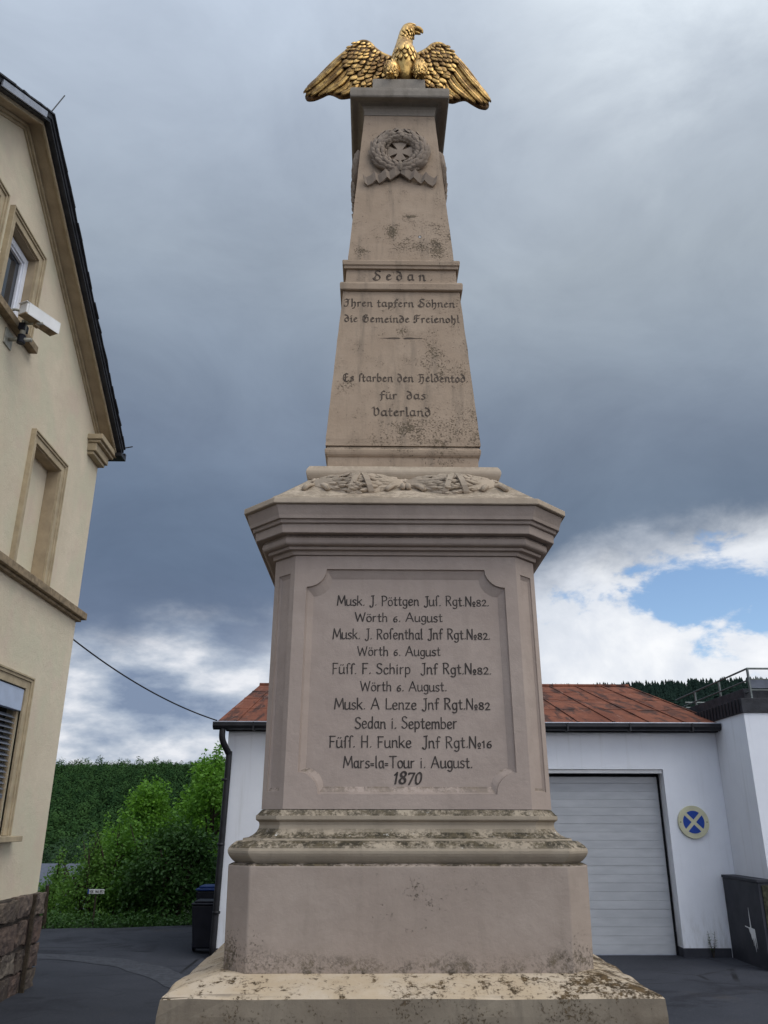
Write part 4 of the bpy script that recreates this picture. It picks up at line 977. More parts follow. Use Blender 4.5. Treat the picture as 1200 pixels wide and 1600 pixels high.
# roof and verge
def slope_prism(x0, x1, dz0, dz1, ya=GY, yb=9.66, both=True):
    bm = bmesh.new(); top = 8.23
    yl = 2 * GY - yb
    for x in (x0, x1):
        pass
    P = [(yl, top - .63 * (GY - yl)), (GY, top), (yb, top - .63 * (yb - GY))]
    A = [[bm.verts.new((x, y, z + d)) for y, z in P] for x, d in ((x0, dz0), (x1, dz0), (x1, dz1), (x0, dz1))]
    for i in range(2):
        for k in range(4): bm.faces.new((A[k][i], A[k][i + 1], A[(k + 1) % 4][i + 1], A[(k + 1) % 4][i]))
    for i in (0, 2): bm.faces.new([A[k][i] for k in range(4)])
    return bm
RF = hobj('roof', slope_prism(bx, -3.312, .045, .110), M_SLATE)
bm = bmesh.new(); rs = random.Random(3)              # slate courses stepping along the verge
for sg in (-1, 1):
    d = 0.0
    while d < 3.33:
        y = GY + sg * d; y2 = GY + sg * (d + .17); zz = 8.338 - .63 * d
        v0 = bm.verts.new; L = [(-3.50, y, zz + .012), (-3.290 + rs.uniform(-.008, .008), y, zz + .012), (-3.290 + rs.uniform(-.008, .008), y2, zz - .107 + .016), (-3.50, y2, zz - .107 + .016)]
        a = [v0(p) for p in L]; b = [v0((p[0], p[1], p[2] - .018)) for p in L]
        bm.faces.new(a); bm.faces.new(b[::-1])
        for i in range(4): bm.faces.new((a[i], b[i], b[(i + 1) % 4], a[(i + 1) % 4]))
        d += .155
hobj('slate_verge', bm, M_SLATE, RF)
hobj('verge_board', slope_prism(-3.385, -3.325, .004, .044), M_SLATE, RF)
hobj('soffit', slope_prism(-3.62, -3.387, -.020, .042, yb=9.60), M_TRIM2)
bm = slope_prism(-3.62, -3.535, -.060, -.021, yb=9.50); hobj('soffit_bead', bm, M_TRIM, bevel=.008)
bm = slope_prism(-3.62, -3.560, -.095, -.061, yb=9.44); hobj('soffit_bead', bm, M_TRIM, bevel=.006)
bm = slope_prism(-3.41, -3.383, -.040, -.0205, yb=9.60); hobj('soffit_bead', bm, M_TRIM, bevel=.006)
# zinc flashing strip on the near rake
bm = bmesh.new()
P = [(5.30, 8.23 - .63 * .95), (6.12, 8.23 - .63 * .13)]
A = [[bm.verts.new((x, y, z + d)) for y, z in P] for x, d in ((-3.311, .008), (-3.296, .008), (-3.296, .085), (-3.311, .085))]
for k in range(4): bm.faces.new((A[k][0], A[k][1], A[(k + 1) % 4][1], A[(k + 1) % 4][0]))
for i in (0, 1): bm.faces.new([A[k][i] for k in range(4)])
hobj('flashing', bm, M_ZINC, RF)
# cornice return at the foot of the gable
bm = bmesh.new()
for x1, y0, z0, z1 in ((-3.395, 9.06, 6.045, 6.115), (-3.425, 9.085, 6.010, 6.043), (-3.47, 9.105, 5.905, 6.008), (-3.50, 9.125, 5.862, 5.903)): box(bm, bx, x1, y0, 9.56 + (x1 + 3.50) * .9, z0, z1)
hobj('cornice_return', bm, M_TRIM, bevel=.008)
bm = bmesh.new(); box(bm, -8, -3.31, 9.58, 9.77, 6.055, 6.10); box(bm, -8, -3.31, 9.72, 9.77, 6.102, 6.15); tube(bm, [(-3.32, 9.70, 6.22), (-3.23, 9.74, 6.26)], .008, 6)
hobj('gutter', bm, M_DARKMETAL, RF)
bm = bmesh.new(); tube(bm, [(-3.30, 6.20, 8.33), (-3.285, 6.36, 8.72)], .0065, 6)
hobj('lightning_rod', bm, M_DARKMETAL, RF)

# surveillance camera on its bracket
SCM = empty('surveillance_camera', (-3.578, 6.74, 5.97), 'white box-shaped surveillance camera on a pipe bracket beside the open gable window', 'camera')
def cobj(name, bm, m, parent=SCM, **k):
    off = -Vector(SCM.location)
    for v in bm.verts: v.co += off
    return obj(name, bm, m, parent, **k)
bm = boxbm(-3.579, -3.565, 6.66, 6.82, 5.89, 6.06); cobj('wall_plate', bm, M_BRKT, bevel=.004)
bm = bmesh.new(); tube(bm, [(-3.566, 6.74, 5.97), (-3.345, 6.74, 5.965)], .021, 10); tube(bm, [(-3.445, 6.74, 5.97), (-3.435, 6.72, 6.17)], .027, 10)
tube(bm, [(-3.435, 6.72, 6.14), (-3.30, 6.70, 6.125), (-3.245, 6.70, 6.128)], .016, 8); cobj('bracket_arm', bm, M_BRKT, smooth=True)
bm = bmesh.new(); tube(bm, [(-3.445, 6.74, 5.925), (-3.445, 6.74, 6.015)], .040, 10); box(bm, -3.475, -3.415, 6.69, 6.79, 6.06, 6.135); cobj('clamp', bm, M_BINBODY, bevel=.004)
bm = bmesh.new(); tube(bm, catmull([(-3.57, 6.62, 6.19), (-3.50, 6.62, 6.23), (-3.43, 6.68, 6.22), (-3.42, 6.72, 6.12)], 5), .013, 8); cobj('cable_conduit', bm, M_BRKT, smooth=True)
ax = Vector((.173, .34, -.006)).normalized(); sd_v = Vector((ax.y, -ax.x, 0)).normalized(); uv_ = sd_v.cross(ax)
def obox(bm, c, l0, l1, s0, s1, u0, u1):
    v = [bm.verts.new(Vector(c) + ax * a + sd_v * b + uv_ * d) for d in (u0, u1) for a, b in ((l0, s0), (l1, s0), (l1, s1), (l0, s1))]
    for f_ in ((3, 2, 1, 0), (4, 5, 6, 7), (0, 1, 5, 4), (1, 2, 6, 5), (2, 3, 7, 6), (3, 0, 4, 7)): bm.faces.new([v[i] for i in f_])
    return bm
c0 = Vector((-3.343, 6.53, 6.190))
cobj('housing', obox(bmesh.new(), c0, 0.0, .385, -.10, 0, -.045, .062), M_WHITEP, bevel=.005)
bm = obox(bmesh.new(), c0, -.02, .40, -.106, .006, .0635, .072); obox(bm, c0, .02, .40, .001, .007, -.058, .0625); cobj('sun_shield', bm, M_WHITEP, bevel=.002)
bm = obox(bmesh.new(), c0, 0.0, .388, -.102, .0, -.0585, -.046); obox(bm, c0, .15, .20, -.07, -.03, -.095, -.059); cobj('mounting_rail', bm, M_SILL)
cobj('lens', obox(bmesh.new(), c0, .3855, .395, -.085, -.02, -.03, .05), M_GLASS)

# ------------------------------------------------------------------ GARAGE BUILDING
GAR = empty('garage', (1.4, 11.42, 0), 'white rendered garage with rusty red sheet roof and a grey sectional door', 'garage')
def gobj(name, bm, m, parent=GAR, **k):
    off = -Vector(GAR.location)
    for v in bm.verts: v.co += off
    return obj(name, bm, m, parent, **k)
bm = bmesh.new(); YF, YB = 11.42, 18.9
DX0, DX1, DZ = 1.36, 3.955, 2.265
def pz(y): return 2.79 + (min(y, 30.4 - y) - 11.42) * 0.292
fr = [(-1.98, .0), (DX0, .0), (DX0, DZ), (DX1, DZ), (DX1, .0), (4.74, .0), (4.74, 2.79), (-1.98, 2.79)]
bm.faces.new([bm.verts.new((x, YF, z)) for x, z in fr])
for a, b in (((DX0, 0), (DX0, DZ)), ((DX0, DZ), (DX1, DZ)), ((DX1, DZ), (DX1, 0))):
    bm.faces.new([bm.verts.new(p) for p in ((a[0], YF, a[1]), (b[0], YF, b[1]), (b[0], YF + .22, b[1]), (a[0], YF + .22, a[1]))])
for x in (-1.98, 4.74): bm.faces.new([bm.verts.new(p) for p in ((x, YF, 0), (x, YB, 0), (x, YB, 2.79), (x, 15.2, pz(15.2)), (x, YF, 2.79))])
bm.faces.new([bm.verts.new(p) for p in ((-1.98, YB, 0), (4.74, YB, 0), (4.74, YB, 2.79), (-1.98, YB, 2.79))])
bmesh.ops.remove_doubles(bm, verts=bm.verts, dist=.001)
gobj('wall', bm, M_WHITE)
bm = bmesh.new()
for x0, x1 in ((-1.99, DX0 - .002), (DX1 + .001, 4.556)): box(bm, x0, x1, YF - .012, YF + .10, -.03, .105)
box(bm, DX1 - .012, DX1 + .002, YF - .012, YF + .19, -.03, .105)
split(gobj('plinth', bm, M_DARKWALL, bevel=.004))
bm = boxbm(DX0 + .002, DX1 - .002, YF + .03, YF + .19, 2.215, 2.262); gobj('lintel', bm, M_WHITEP, bevel=.004)
# sectional door
bm = bmesh.new(); z = .012; DY = YF + .20; k = 0
while z < 2.15:
    h = .104
    box(bm, DX0 + .03, DX1 - .035, DY, DY + .04, z, min(z + h - (.005 if k % 5 == 4 else .0016), 2.175)); z += h; k += 1
box(bm, DX0 + .03, DX1 - .035, DY + .012, DY + .038, .012, 2.17)
DOOR = gobj('garage_door', bm, M_DOOR, bevel=.0018)
bm = bmesh.new(); box(bm, DX1 - .033, DX1 - .016, DY - .012, DY + .05, .0, 2.20); box(bm, DX0 + .012, DX0 + .028, DY - .012, DY + .05, .0, 2.20); split(gobj('rubber_seal', bm, M_DARK, DOOR))
gobj('door_void', boxbm(DX0 + .01, DX1 - .01, DY + .045, DY + .06, .0, 2.26), M_DARK, DOOR)
gobj('bottom_seal', boxbm(DX0 + .03, DX1 - .035, DY - .004, DY + .03, -.01, .011), M_ZINC, DOOR)
# roof sheets with seams
bm = bmesh.new(); XL, XR = -2.12, 4.80; YE, YR = 11.27, 15.2; zE, zR = 2.865, 3.965
for (y0, z0, y1, z1) in ((YE, zE, YR, zR), (YR, zR, 19.13, zE)):
    v = [bm.verts.new(p) for p in ((XL, y0, z0), (XR, y0, z0), (XR, y1, z1), (XL, y1, z1))]; u = [bm.verts.new(q.co - Vector((0, 0, .05))) for q in v]
    bm.faces.new(v); bm.faces.new(u[::-1])
    for i in range(4): bm.faces.new((v[i], u[i], u[(i + 1) % 4], v[(i + 1) % 4]))
RG = gobj('roof', bm, M_REDROOF)
bm = bmesh.new(); rs = random.Random(9); x = XL + .25; sk = 0.0
dr = Vector((0, YR - YE, zR - zE)); nv = Vector((0, -(zR - zE), YR - YE)).normalized()
while x < XR:
    base = Vector((x, YE, zE)); q0 = base + nv * .002; q1 = base + dr + nv * .002
    pts = [q0.lerp(q1, t / 8) + nv * rs.uniform(0, .004) for t in range(9)]
    ribbon_strip(bm, pts, Vector((.024, 0, 0)), nv * .012); x += .47 + rs.uniform(-.02, .02)
for t0 in (.28, .55, .80):                      # horizontal laps, uneven
    x = XL
    while x < XR:
        t = t0 + rs.uniform(-.03, .03); L = .47; p = Vector((x, YE, zE)) + dr * t
        ribbon_strip(bm, [p + nv * .001, p + Vector((min(L, XR - x), 0, 0)) + nv * .001], dr.normalized() * .10, nv * rs.uniform(.003, .006)); x += L
gobj('roof_seam', bm, M_REDROOF, RG)
bm = bmesh.new(); tube(bm, [(XL, YR, zR + .01), (XR, YR, zR + .01)], .035, 8); gobj('ridge_cap', bm, M_REDROOF, RG)
bm = bmesh.new()
gp_ = [(11.29, 2.845), (11.165, 2.845), (11.160, 2.80), (11.185, 2.765), (11.235, 2.75), (11.275, 2.765), (11.29, 2.80)]
prism(bm, [(y, z) for y, z in gp_], (0, 1, 0), (0, 0, 1), (1, 0, 0), (0, 0, 0), XL - .04, 4.735)
GU = gobj('gutter', bm, M_DARKMETAL, bevel=.004)
bm = bmesh.new(); tube(bm, [(XL - .04, 11.163, 2.850), (4.735, 11.163, 2.850)], .009, 6); gobj('gutter_rim', bm, M_ZINC, GU)
gobj('fascia', boxbm(-2.0, 4.735, 11.295, 11.40, 2.745, 2.83), M_DARK)
bm = bmesh.new()
for x in [XL + .5 + .85 * i for i in range(9)]: box(bm, x, x + .022, 11.150, 11.292, 2.744, 2.850)
split(gobj('gutter_bracket', bm, M_DARKMETAL, GU))
bm = bmesh.new(); tube(bm, catmull([(-2.03, 11.22, 2.76), (-2.03, 11.22, 2.66), (-2.01, 11.25, 2.58), (-1.955, 11.34, 2.46), (-1.945, 11.36, 2.36), (-1.965, 11.36, 1.2), (-1.985, 11.36, -.02)], 5), .042, 10)
for z in (.5, 1.3, 2.1): tube(bm, [(-1.970, 11.36, z), (-1.970, 11.36, z + .03)], .050, 10)
DP = gobj('downpipe', bm, M_DARKMETAL, smooth=True)

# round no-stopping sign on the pier
SG = empty('no_stopping_sign', (4.275, 11.41, 1.595), 'round cream wall sign with a blue disc crossed by a cream X', 'sign')
def disc(bm, r, y0, y1, n=40):
    a = [bm.verts.new((r * math.cos(2 * math.pi * i / n), y0, r * math.sin(2 * math.pi * i / n))) for i in range(n)]
    b = [bm.verts.new((v.co.x, y1, v.co.z)) for v in a]; bm.faces.new(a); bm.faces.new(b[::-1])
    for i in range(n): bm.faces.new((a[i], a[(i + 1) % n], b[(i + 1) % n], b[i]))
    return bm
obj('sign_plate', disc(bmesh.new(), .206, -.022, .008), M_CREAM, SG, bevel=.004)
bm = bmesh.new(); gap = .022; ro = .142
for k in range(4):
    c = k * math.pi / 2; pts = []
    a0 = math.asin(gap / ro); a_ = [c - math.pi / 4 + a0 + (math.pi / 2 - 2 * a0) * i / 12 for i in range(13)]
    pts = [(gap * 1.4142 * math.cos(c), gap * 1.4142 * math.sin(c))] + [(ro * math.cos(t), ro * math.sin(t)) for t in a_]
    prism(bm, pts, (1, 0, 0), (0, 0, 1), (0, -1, 0), (0, 0, 0), .021, .0245)
obj('blue_field', bm, M_BLUE, SG)
bm = bmesh.new()
for x in (-.175, .175): tube(bm, [(x, -.020, 0), (x, -.027, 0)], .007, 8)
split(obj('screw', bm, M_DARKMETAL, SG))

# ------------------------------------------------------------------ RIGHT NEIGHBOUR with roof terrace
NB = empty('neighbour_building', (4.74, 10.45, 0), 'white flat-roofed building with dark fascia and roof terrace at the right edge', 'building')
def nobj(name, bm, m, parent=NB, **k):
    off = -Vector(NB.location)
    for v in bm.verts: v.co += off
    return obj(name, bm, m, parent, **k)
nobj('wall', boxbm(4.742, 10.0, 10.45, 18.8, -.02, 2.90), M_WHITE)
bm = boxbm(4.725, 10.02, 10.432, 18.82, 2.901, 3.085); FA = nobj('fascia', bm, M_SLATE, bevel=.004)
bm = bmesh.new()
y = 10.5
while y < 13.5: box(bm, 4.712, 4.726, y, y + .012, 2.91, 3.08); y += .105
split(nobj('fascia_rib', bm, M_DARKMETAL, FA))
nobj('roof_upstand', boxbm(4.86, 10.0, 10.62, 18.6, 3.086, 3.235), M_SLATE, bevel=.004)
bm = boxbm(4.56, 10.0, 10.385, 11.405, -.03, .925); BW = nobj('dark_base', bm, M_DARKWALL, bevel=.006)
nobj('coping', boxbm(4.548, 10.0, 10.373, 11.405, .926, .960), M_DARKWALL, BW, bevel=.005)
nobj('moss_face', boxbm(4.60, 10.0, 10.372, 10.384, -.03, .90), M_MOSS, BW)
# white paint splash on the dark base
bm = bmesh.new(); spl = [(10.90, .418), (10.80, .410), (10.755, .415), (10.742, .63), (10.728, .412), (10.64, .405), (10.632, .30), (10.628, .20), (10.645, .29), (10.655, .34), (10.668, .26), (10.675, .16), (10.688, .27), (10.70, .33), (10.712, .22), (10.722, .31), (10.745, .28), (10.762, .34), (10.785, .36), (10.80, .398), (10.90, .409)]
prism(bm, spl, (0, 1, 0), (0, 0, 1), (-1, 0, 0), (4.56, 0, 0), .0005, .003); nobj('paint_splash', bm, M_WHITEP, BW)
# terrace railing (side run receding, front run)
bm = bmesh.new()
RY0, RY1 = 10.5, 13.15
for zz, ye, rr in ((3.475, RY1, .018), (3.330, 13.0, .014), (3.180, 12.3, .014)): tube(bm, [(4.90, RY0, zz), (4.90, ye, zz - .04 * (ye - RY0) / 2.65)], rr * .72, 8)
for zz, rr in ((3.475, .018), (3.335, .012), (3.195, .012)): tube(bm, [(4.90, RY0, zz), (9.8, RY0, zz)], rr * .72, 8)
for zz in (3.36, 3.28): tube(bm, [(4.95, 12.9, zz), (5.9, 12.9, zz)], .014, 8)
RL = nobj('terrace_railing', bm, M_GALV)
for x, y, zt, zb in ((4.90, 10.5, 3.47, 3.06), (4.90, 11.43, 3.45, 3.086), (4.90, 12.34, 3.44, 3.237), (6.2, 10.5, 3.47, 3.06), (7.6, 10.5, 3.47, 3.06)):
    bm = boxbm(x - .010, x + .010, y - .018, y + .018, zb, zt); nobj('post', bm, M_GALV, RL)
nobj('glass_screen', boxbm(4.93, 9.8, 10.60, 10.605, 3.237, 3.36), M_SLAT, RL)

# ------------------------------------------------------------------ small things in the yard
# overhead cable: house to garage eave
bm = bmesh.new(); A, B = Vector((-3.60, 9.56, 3.63)), Vector((-2.13, 11.30, 2.88)); pts = []
for i in range(25):
    t = i / 24; p = A.lerp(B, t); p.z -= 0.10 * 4 * t * (1 - t); pts.append(p)
tube(bm, pts, .009, 6)
tag(obj('overhead_cable', bm, M_DARKMETAL, smooth=True), 'black cable sagging between the ochre house and the garage eave', 'cable')
def wheelie_bin(loc, lid, label, s=1.0):
    r = empty('wheelie_bin', loc, label, 'bin', 'wheelie bins beside the garage')
    bm = bmesh.new(); lo = [bm.verts.new((x * .22 * s, y * .24 * s, .06)) for x, y in ((-1, -1), (1, -1), (1, 1), (-1, 1))]; hi = [bm.verts.new((x * .285 * s, y * .31 * s, .98 * s)) for x, y in ((-1, -1), (1, -1), (1, 1), (-1, 1))]
    bm.faces.new(lo[::-1]); bm.faces.new(hi)
    for i in range(4): bm.faces.new((lo[i], lo[(i + 1) % 4], hi[(i + 1) % 4], hi[i]))
    obj('body', bm, M_BINBODY, r, bevel=.02)
    bm = bmesh.new(); box(bm, -.30 * s, .30 * s, -.335 * s, .335 * s, .985 * s, 1.025 * s)
    t = bmesh.new(); box(t, -.24 * s, .24 * s, -.27 * s, .27 * s, 1.026 * s, 1.07 * s); me = bpy.data.meshes.new('t'); t.to_mesh(me); t.free(); bm.from_mesh(me); bpy.data.meshes.remove(me)
    obj('lid', bm, lid, r, bevel=.018)
    bm = bmesh.new(); tube(bm, [(-.24 * s, .35 * s, .96 * s), (.24 * s, .35 * s, .96 * s)], .018, 8); obj('handle', bm, M_BINBODY, r)
    for sx in (-1, 1):
        bm = bmesh.new(); tube(bm, [(sx * .235 * s, .22 * s, .10), (sx * .285 * s, .22 * s, .10)], .10, 14); obj('wheel', bm, M_BINBODY, r)
    return r
wheelie_bin((-2.185, 11.85, -.0), M_BINBODY, 'black wheelie bin with black lid, the nearer one beside the garage downpipe', .58)
wheelie_bin((-2.25, 12.6, -.0), M_BINLID, 'wheelie bin with bright blue lid, behind the black one beside the garage', .70)
# fence post by the verge
FP = empty('fence_post', (-5.30, 14.62, 0), 'thin dark leaning post at the edge of the shrubs by the house', 'post')
bm = bmesh.new(); tube(bm, [(0, 0, -.25), (-.02, 0, .30), (-.035, 0, .60)], [.035, .033, .030], 8); obj('shaft', bm, M_BARK, FP)
bm = bmesh.new(); tube(bm, [(-.035, 0, .601), (-.036, 0, .625)], [.036, .020], 8); obj('cap', bm, M_DARKMETAL, FP)
# reserved-parking plate on a stake in front of the shrubs
PS = empty('parking_plate_sign', (-4.56, 14.72, 0), 'small white plate with a number, standing in front of the green shrubs', 'sign')
bm = bmesh.new(); tube(bm, [(0, .02, -.2), (0, .02, .50)], .014, 7); obj('stake', bm, M_BARK, PS)
obj('plate', boxbm(-.135, .135, -.006, .006, .470, .540), M_PLATE, PS, bevel=.003)
obj('blue_strip', boxbm(-.1345, -.115, -.0085, -.0062, .4705, .5395), M_BLUE, PS)
PLT = dict(LATIN); PLT.update({'9': '.4|~.36,.5 .22,.62 .06,.5 .08,.34 .22,.28 .36,.4 .36,.5 .3,.15 .1,0'})
bm = bmesh.new()
PL = {'H': LATIN['H'], 'S': LATIN['S'], 'K': LATIN['K'], 'M': LATIN['M'], 'A': LATIN['A'], '8': '.5|~.25,.53 .08,.66 .08,.88 .25,1 .42,.88 .42,.66 .25,.53 .04,.34 .05,.1 .25,0 .45,.1 .46,.34 .25,.53', '9': '.5|~.45,.78 .3,1 .08,.85 .08,.6 .25,.48 .44,.62 .45,.78 .4,.3 .1,0', '7': '.5|.02,.98 .48,.98 .18,0'}
letters(bm, 'HSK  MA 897', -.105, .125, .484, .042, PL, .06, .05, 0, lambda u, z, h: (u, -.0066 - h, z)); obj('lettering', bm, M_INK, PS)
# weed at the foot of the pier
WD = empty('weed', (4.30, 11.36, 0), 'small sparse weed growing at the foot of the white garage pier', 'plant')
bm = bmesh.new(); rs = random.Random(6); bl = bmesh.new()
for k in range(5):
    h = rs.uniform(.14, .34); dx_, dy_ = rs.uniform(-.07, .07), rs.uniform(-.05, .03); P = [(0, 0, 0), (dx_ * .5, dy_ * .5, h * .55), (dx_, dy_, h)]; tube(bm, P, [.004, .003, .002], 5)
    for j in range(6):
        t = .3 + .7 * j / 6; a = rs.uniform(0, 6.28); p = Vector((dx_ * t, dy_ * t, h * t)); leafshape(bl, p, p + Vector((math.cos(a) * .035, math.sin(a) * .035, .012)), (0, 0, 1), .008, .002, 3)
obj('stem', bm, M_BARK, WD); obj('foliage', bl, M_LEAF_D, WD)

# ------------------------------------------------------------------ trees and shrubs behind the yard
def crown_mesh(rg, clumps, per, leaf, spread, droop=0.3, flat=1.0):
    V, Fc = [], []
    for (c, r) in clumps:
        for k in range(int(per * (r / .35) ** 2)):
            d = Vector((rg.gauss(0, 1), rg.gauss(0, 1), rg.gauss(0, 1))).normalized(); rr = r * (rg.random() ** 0.45) * rg.uniform(.8, 1.1)
            p = Vector(c) + Vector((d.x * rr, d.y * rr, d.z * rr * flat))
            ax_ = (d * .5 + Vector((rg.gauss(0, .6), rg.gauss(0, .6), rg.gauss(0, .4) - droop))).normalized()
            sd = ax_.cross(Vector((rg.gauss(0, 1), rg.gauss(0, 1), rg.gauss(0, 1) + .8))).normalized(); L = leaf * rg.uniform(.6, 1.25); wd = L * rg.uniform(.24, .36)
            nn = sd.cross(ax_); i = len(V)
            V += [p, p + ax_ * L * .5 - sd * wd + nn * L * .06, p + ax_ * L, p + ax_ * L * .5 + sd * wd + nn * L * .06]
            Fc += [(i, i + 1, i + 2), (i, i + 2, i + 3)]
    return ([tuple(v) for v in V], [], Fc)
def tree(name, loc, H, RX, RY, base, label, cat, leafm, seed, nclump=46, per=120, leaf=.085, stems=1, lean=0.0, group=None, top_pow=1.0, shoots=0):
    rg = random.Random(seed); r = empty(name, loc, label, cat, group)
    cl = []; zc = (H + base) / 2; hz = (H - base) / 2
    for k in range(nclump):
        while True:
            d = Vector((rg.uniform(-1, 1), rg.uniform(-1, 1), rg.uniform(-1, 1)))
            if .18 < d.length < 1: break
        d = d.normalized() * (d.length ** .45); tz = (d.z + 1) / 2; nar = (1 - .62 * tz ** 1.6) if top_pow else 1
        cl.append((Vector((d.x * RX * nar * .9 + lean * tz, d.y * RY * nar * .9, zc + d.z * hz * .92)), rg.uniform(.16, .36) * (RX / 1.0) ** .5))
    for k in range(shoots):
        a = rg.uniform(0, 6.28); q = rg.random(); p = Vector((math.cos(a) * RX * q * .8, math.sin(a) * RY * q * .8, zc + hz * (1 - q * q) * .85))
        for j in range(5): cl.append((p + Vector((rg.gauss(0, .03), 0, .12 * j)), .13 - .018 * j))
    obj('crown', crown_mesh(rg, cl, per, leaf, .3), leafm, r)
    bm = bmesh.new()
    for s in range(stems):
        a = 6.28 * s / stems; o = Vector((math.cos(a) * .12 * (stems > 1), math.sin(a) * .1 * (stems > 1), 0))
        topp = Vector((o.x * 3 + lean * .5, o.y * 3, base + (H - base) * .7)); mid = o * 1.6 + Vector((rg.uniform(-.05, .05), 0, (base + zc) / 2))
        tube(bm, [o - Vector((0, 0, .9)), o, mid, topp], [.11 / stems ** .5, .095 / stems ** .5, .07 / stems ** .5, .015], 8)
        for k in range(9):
            c = rg.choice(cl)[0]; st = mid.lerp(topp, rg.random() * .8); tube(bm, [st, st.lerp(c, .5) + Vector((0, 0, .06)), c], [.030 / stems ** .5, .018, .005], 6)
    obj('trunk', bm, M_BARK, r); return r
tree('broadleaf_tree', (-3.35, 18.2, -1.0), 3.9, 1.25, 1.2, .9, 'tallest bright green tree beside the white garage corner', 'tree', M_LEAF_L, 1, 105, 230, .085, shoots=12)
tree('broadleaf_tree', (-4.75, 18.4, -1.0), 3.25, 1.30, 1.1, .4, 'rounded yellow-green tree between the tall tree and the forest hill', 'tree', M_LEAF_L, 2, 90, 230, .08, shoots=14)
tree('shrub', (-3.55, 15.7, -.05), 1.62, 1.02, .55, .10, 'dark shadowed shrub with drooping leaves next to the bins', 'shrub', M_LEAF_D, 3, 95, 200, .080, stems=3)  # shade of the lower foliage is put into the dark leaf colour
tree('shrub', (-4.55, 16.2, -.08), 1.36, .62, .50, .05, 'mid-green shrub behind the small white number plate', 'shrub', M_LEAF_M, 4, 75, 210, .065, stems=3, shoots=6)
tree('shrub', (-5.05, 16.0, -.08), 1.10, .70, .50, .0, 'low light-green shrub beside the thin post at the house corner', 'shrub', M_LEAF_B, 5, 75, 200, .055, stems=4, shoots=10)
tree('shrub', (-5.95, 16.9, -.15), .78, .60, .55, .0, 'sparse young shrub half hidden by the house corner', 'shrub', M_LEAF_B, 7, 70, 220, .055, stems=3, shoots=8)
tree('broadleaf_tree', (-5.95, 20.5, -1.6), 3.0, .95, .9, .3, 'feathery pale green tree furthest left in front of the hill', 'tree', M_LEAF_M, 8, 70, 190, .07, shoots=10)
# low creepers along the asphalt edge
rg = random.Random(17); cl = []
for k in range(170):
    x = rg.uniform(-6.8, -2.3); ey = 14.52 + (x + 5.2) * .10 + rg.uniform(0, .75); cl.append((Vector((x, ey, rg.uniform(-.02, .12))), rg.uniform(.09, .22)))
tag(obj('ground_cover', crown_mesh(rg, cl, 230, .05, .3, flat=.6), M_LEAF_D), kind='stuff')  # shadowed foot of the shrubs put in as dark leaf colour

# far house behind the shrubs
FH = empty('far_house', (-14.4, 44, -5.5), 'distant white house with a grey sheet roof glimpsed through the shrubs', 'house')
bm = bmesh.new(); prism(bm, [(-4, 0), (4, 0), (4, 3.4), (0, 4.9), (-4, 3.4)], (0, 1, 0), (0, 0, 1), (1, 0, 0), (0, 0, 0), -4.6, 3.4); obj('wall', bm, M_HOUSEWHITE, FH)
bm = bmesh.new()
for sg in (-1, 1):
    v = [bm.verts.new(p) for p in ((-5, sg * 4.5, 3.25), (-2.35, sg * 4.5, 3.25), (-2.35, 0, 4.98), (-5, 0, 4.98))]; u = [bm.verts.new(q.co + Vector((0, 0, .12))) for q in v]
    bm.faces.new(v); bm.faces.new(u)
    for i in range(4): bm.faces.new((v[i], u[i], u[(i + 1) % 4], v[(i + 1) % 4]))
    v = [bm.verts.new(p) for p in ((-2.2, sg * 4.5, 3.25), (3.8, sg * 4.5, 3.25), (3.8, 0, 4.98), (-2.2, 0, 4.98))]; u = [bm.verts.new(q.co + Vector((0, 0, .12))) for q in v]
    bm.faces.new(v); bm.faces.new(u)
    for i in range(4): bm.faces.new((v[i], u[i], u[(i + 1) % 4], v[(i + 1) % 4]))
obj('roof', bm, M_HOUSEROOF, FH)
bm = bmesh.new(); 
for x in (-4, -1.5, 1): box(bm, x, x + .9, -4.03, -3.9, 1.0, 2.2)
split(obj('window', bm, M_GLASS, FH))

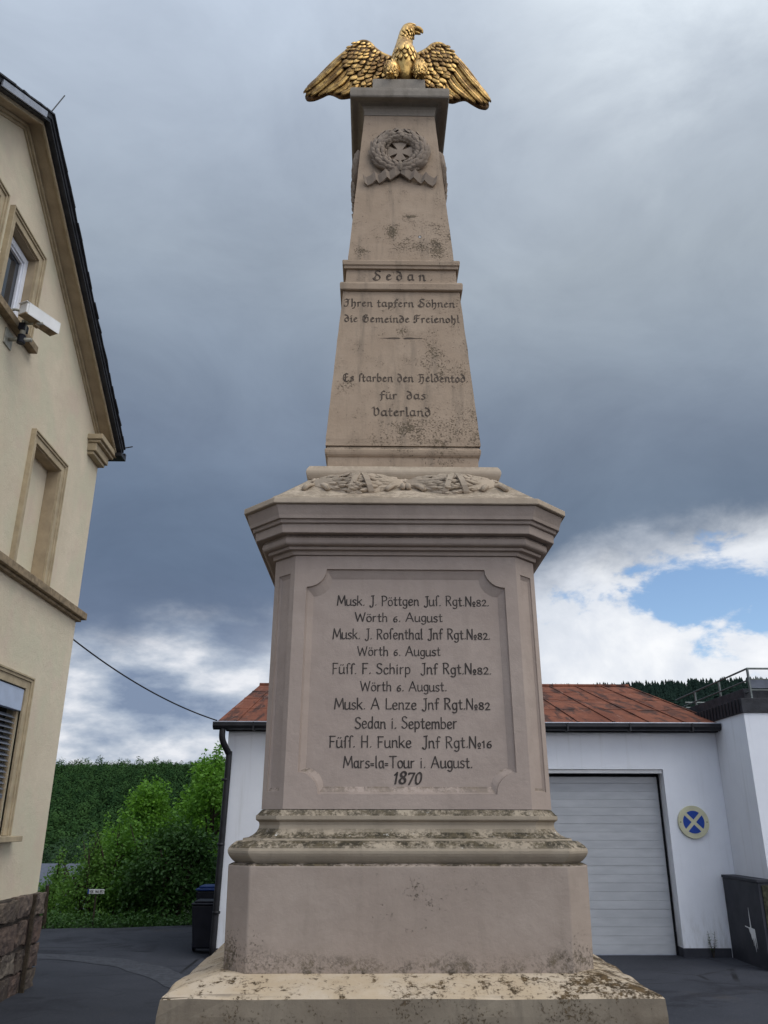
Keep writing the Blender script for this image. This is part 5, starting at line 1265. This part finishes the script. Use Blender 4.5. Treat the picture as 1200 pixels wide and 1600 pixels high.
# ------------------------------------------------------------------ wooded hills
def hill_wood(name, n, xr, yr, seed, m, kind, hgt, cond=lambda x, y: True, tuft=(60, .055, .10)):
    rg = random.Random(seed); V, Fc, TONE = [], [], []; cnt = 0
    while cnt < n:
        y = rg.uniform(*yr); x = rg.uniform(*xr) * (y / yr[1] if kind == 'b' else 1)
        if not cond(x, y): continue
        cnt += 1; z = terrain_z(x, y); h = rg.uniform(*hgt) * (rg.uniform(1.15, 1.5) if rg.random() < .14 and kind == 'b' else 1.0); tn = rg.random(); v0_ = len(V)
        if kind == 'b':                                            # broad crowns: leafy tufts spread over an uneven dome
            rx = h * rg.uniform(.20, .30); rz = h * rg.uniform(.34, .48); c = Vector((x, y, z + h - rz)); i = len(V)
            for k in range(int(tuft[0] * (h / hgt[0]) ** 1.3)):
                d = Vector((rg.gauss(0, 1), rg.gauss(0, 1) - .35, rg.gauss(0, 1) + .3)).normalized(); q = rg.uniform(.72, 1.08)
                p = c + Vector((d.x * rx * q, d.y * rx * q, d.z * rz * q)); s = hgt[0] * rg.uniform(tuft[1], tuft[2])
                a = Vector((rg.gauss(0, 1), rg.gauss(0, 1), rg.gauss(0, 1))).normalized(); b = a.cross(d).normalized()
                t = b.cross(d).normalized(); i = len(V)
                V += [p - b * s + t * s * .2, p - t * s, p + b * s, p + t * s + d * s * .35]; Fc += [(i, i + 1, i + 2, i + 3)]
        else:                                                      # conifers: tiers of drooping fans
            tiers = 8; rb = h * rg.uniform(.17, .26)
            for k in range(tiers):
                t = k / tiers; zz = z + h * (.12 + .84 * t); r_ = rb * (1 - t) ** .85 + .12; i = len(V); m_ = 7; ph = rg.uniform(0, 6.28)
                V.append(Vector((x, y, zz + h * .14)))
                for j in range(m_ * 2):
                    a = ph + j * math.pi / m_; q = r_ * (rg.uniform(.85, 1.2) if j % 2 else rg.uniform(.45, .65)); V.append(Vector((x + q * math.cos(a), y + q * math.sin(a), zz - q * .25)))
                for j in range(m_ * 2): Fc.append((i, i + 1 + j, i + 1 + (j + 1) % (m_ * 2)))
        TONE += [tn] * (len(V) - v0_)
    o = obj(name, ([tuple(v) for v in V], [], Fc), m)
    at_ = o.data.attributes.new('tone', 'FLOAT', 'POINT'); at_.data.foreach_set('value', TONE)
    return tag(o, kind='stuff')
hill_wood('forest', 4600, (-160, 0), (165, 325), 31, M_FOREST, 'b', (3.2, 6.0), lambda x, y: -0.45 * y < x < -.15 * y, tuft=(52, .045, .095))
hill_wood('willow_wood', 420, (-110, 0), (120, 178), 33, M_PALEWOOD, 'b', (5, 9), lambda x, y: -0.50 * y < x < -.24 * y, tuft=(120, .024, .050))
hill_wood('conifer_forest', 6500, (20, 190), (170, 275), 32, M_CONIFER, 'c', (4.5, 8.5), lambda x, y: .12 * y < x < .62 * y)
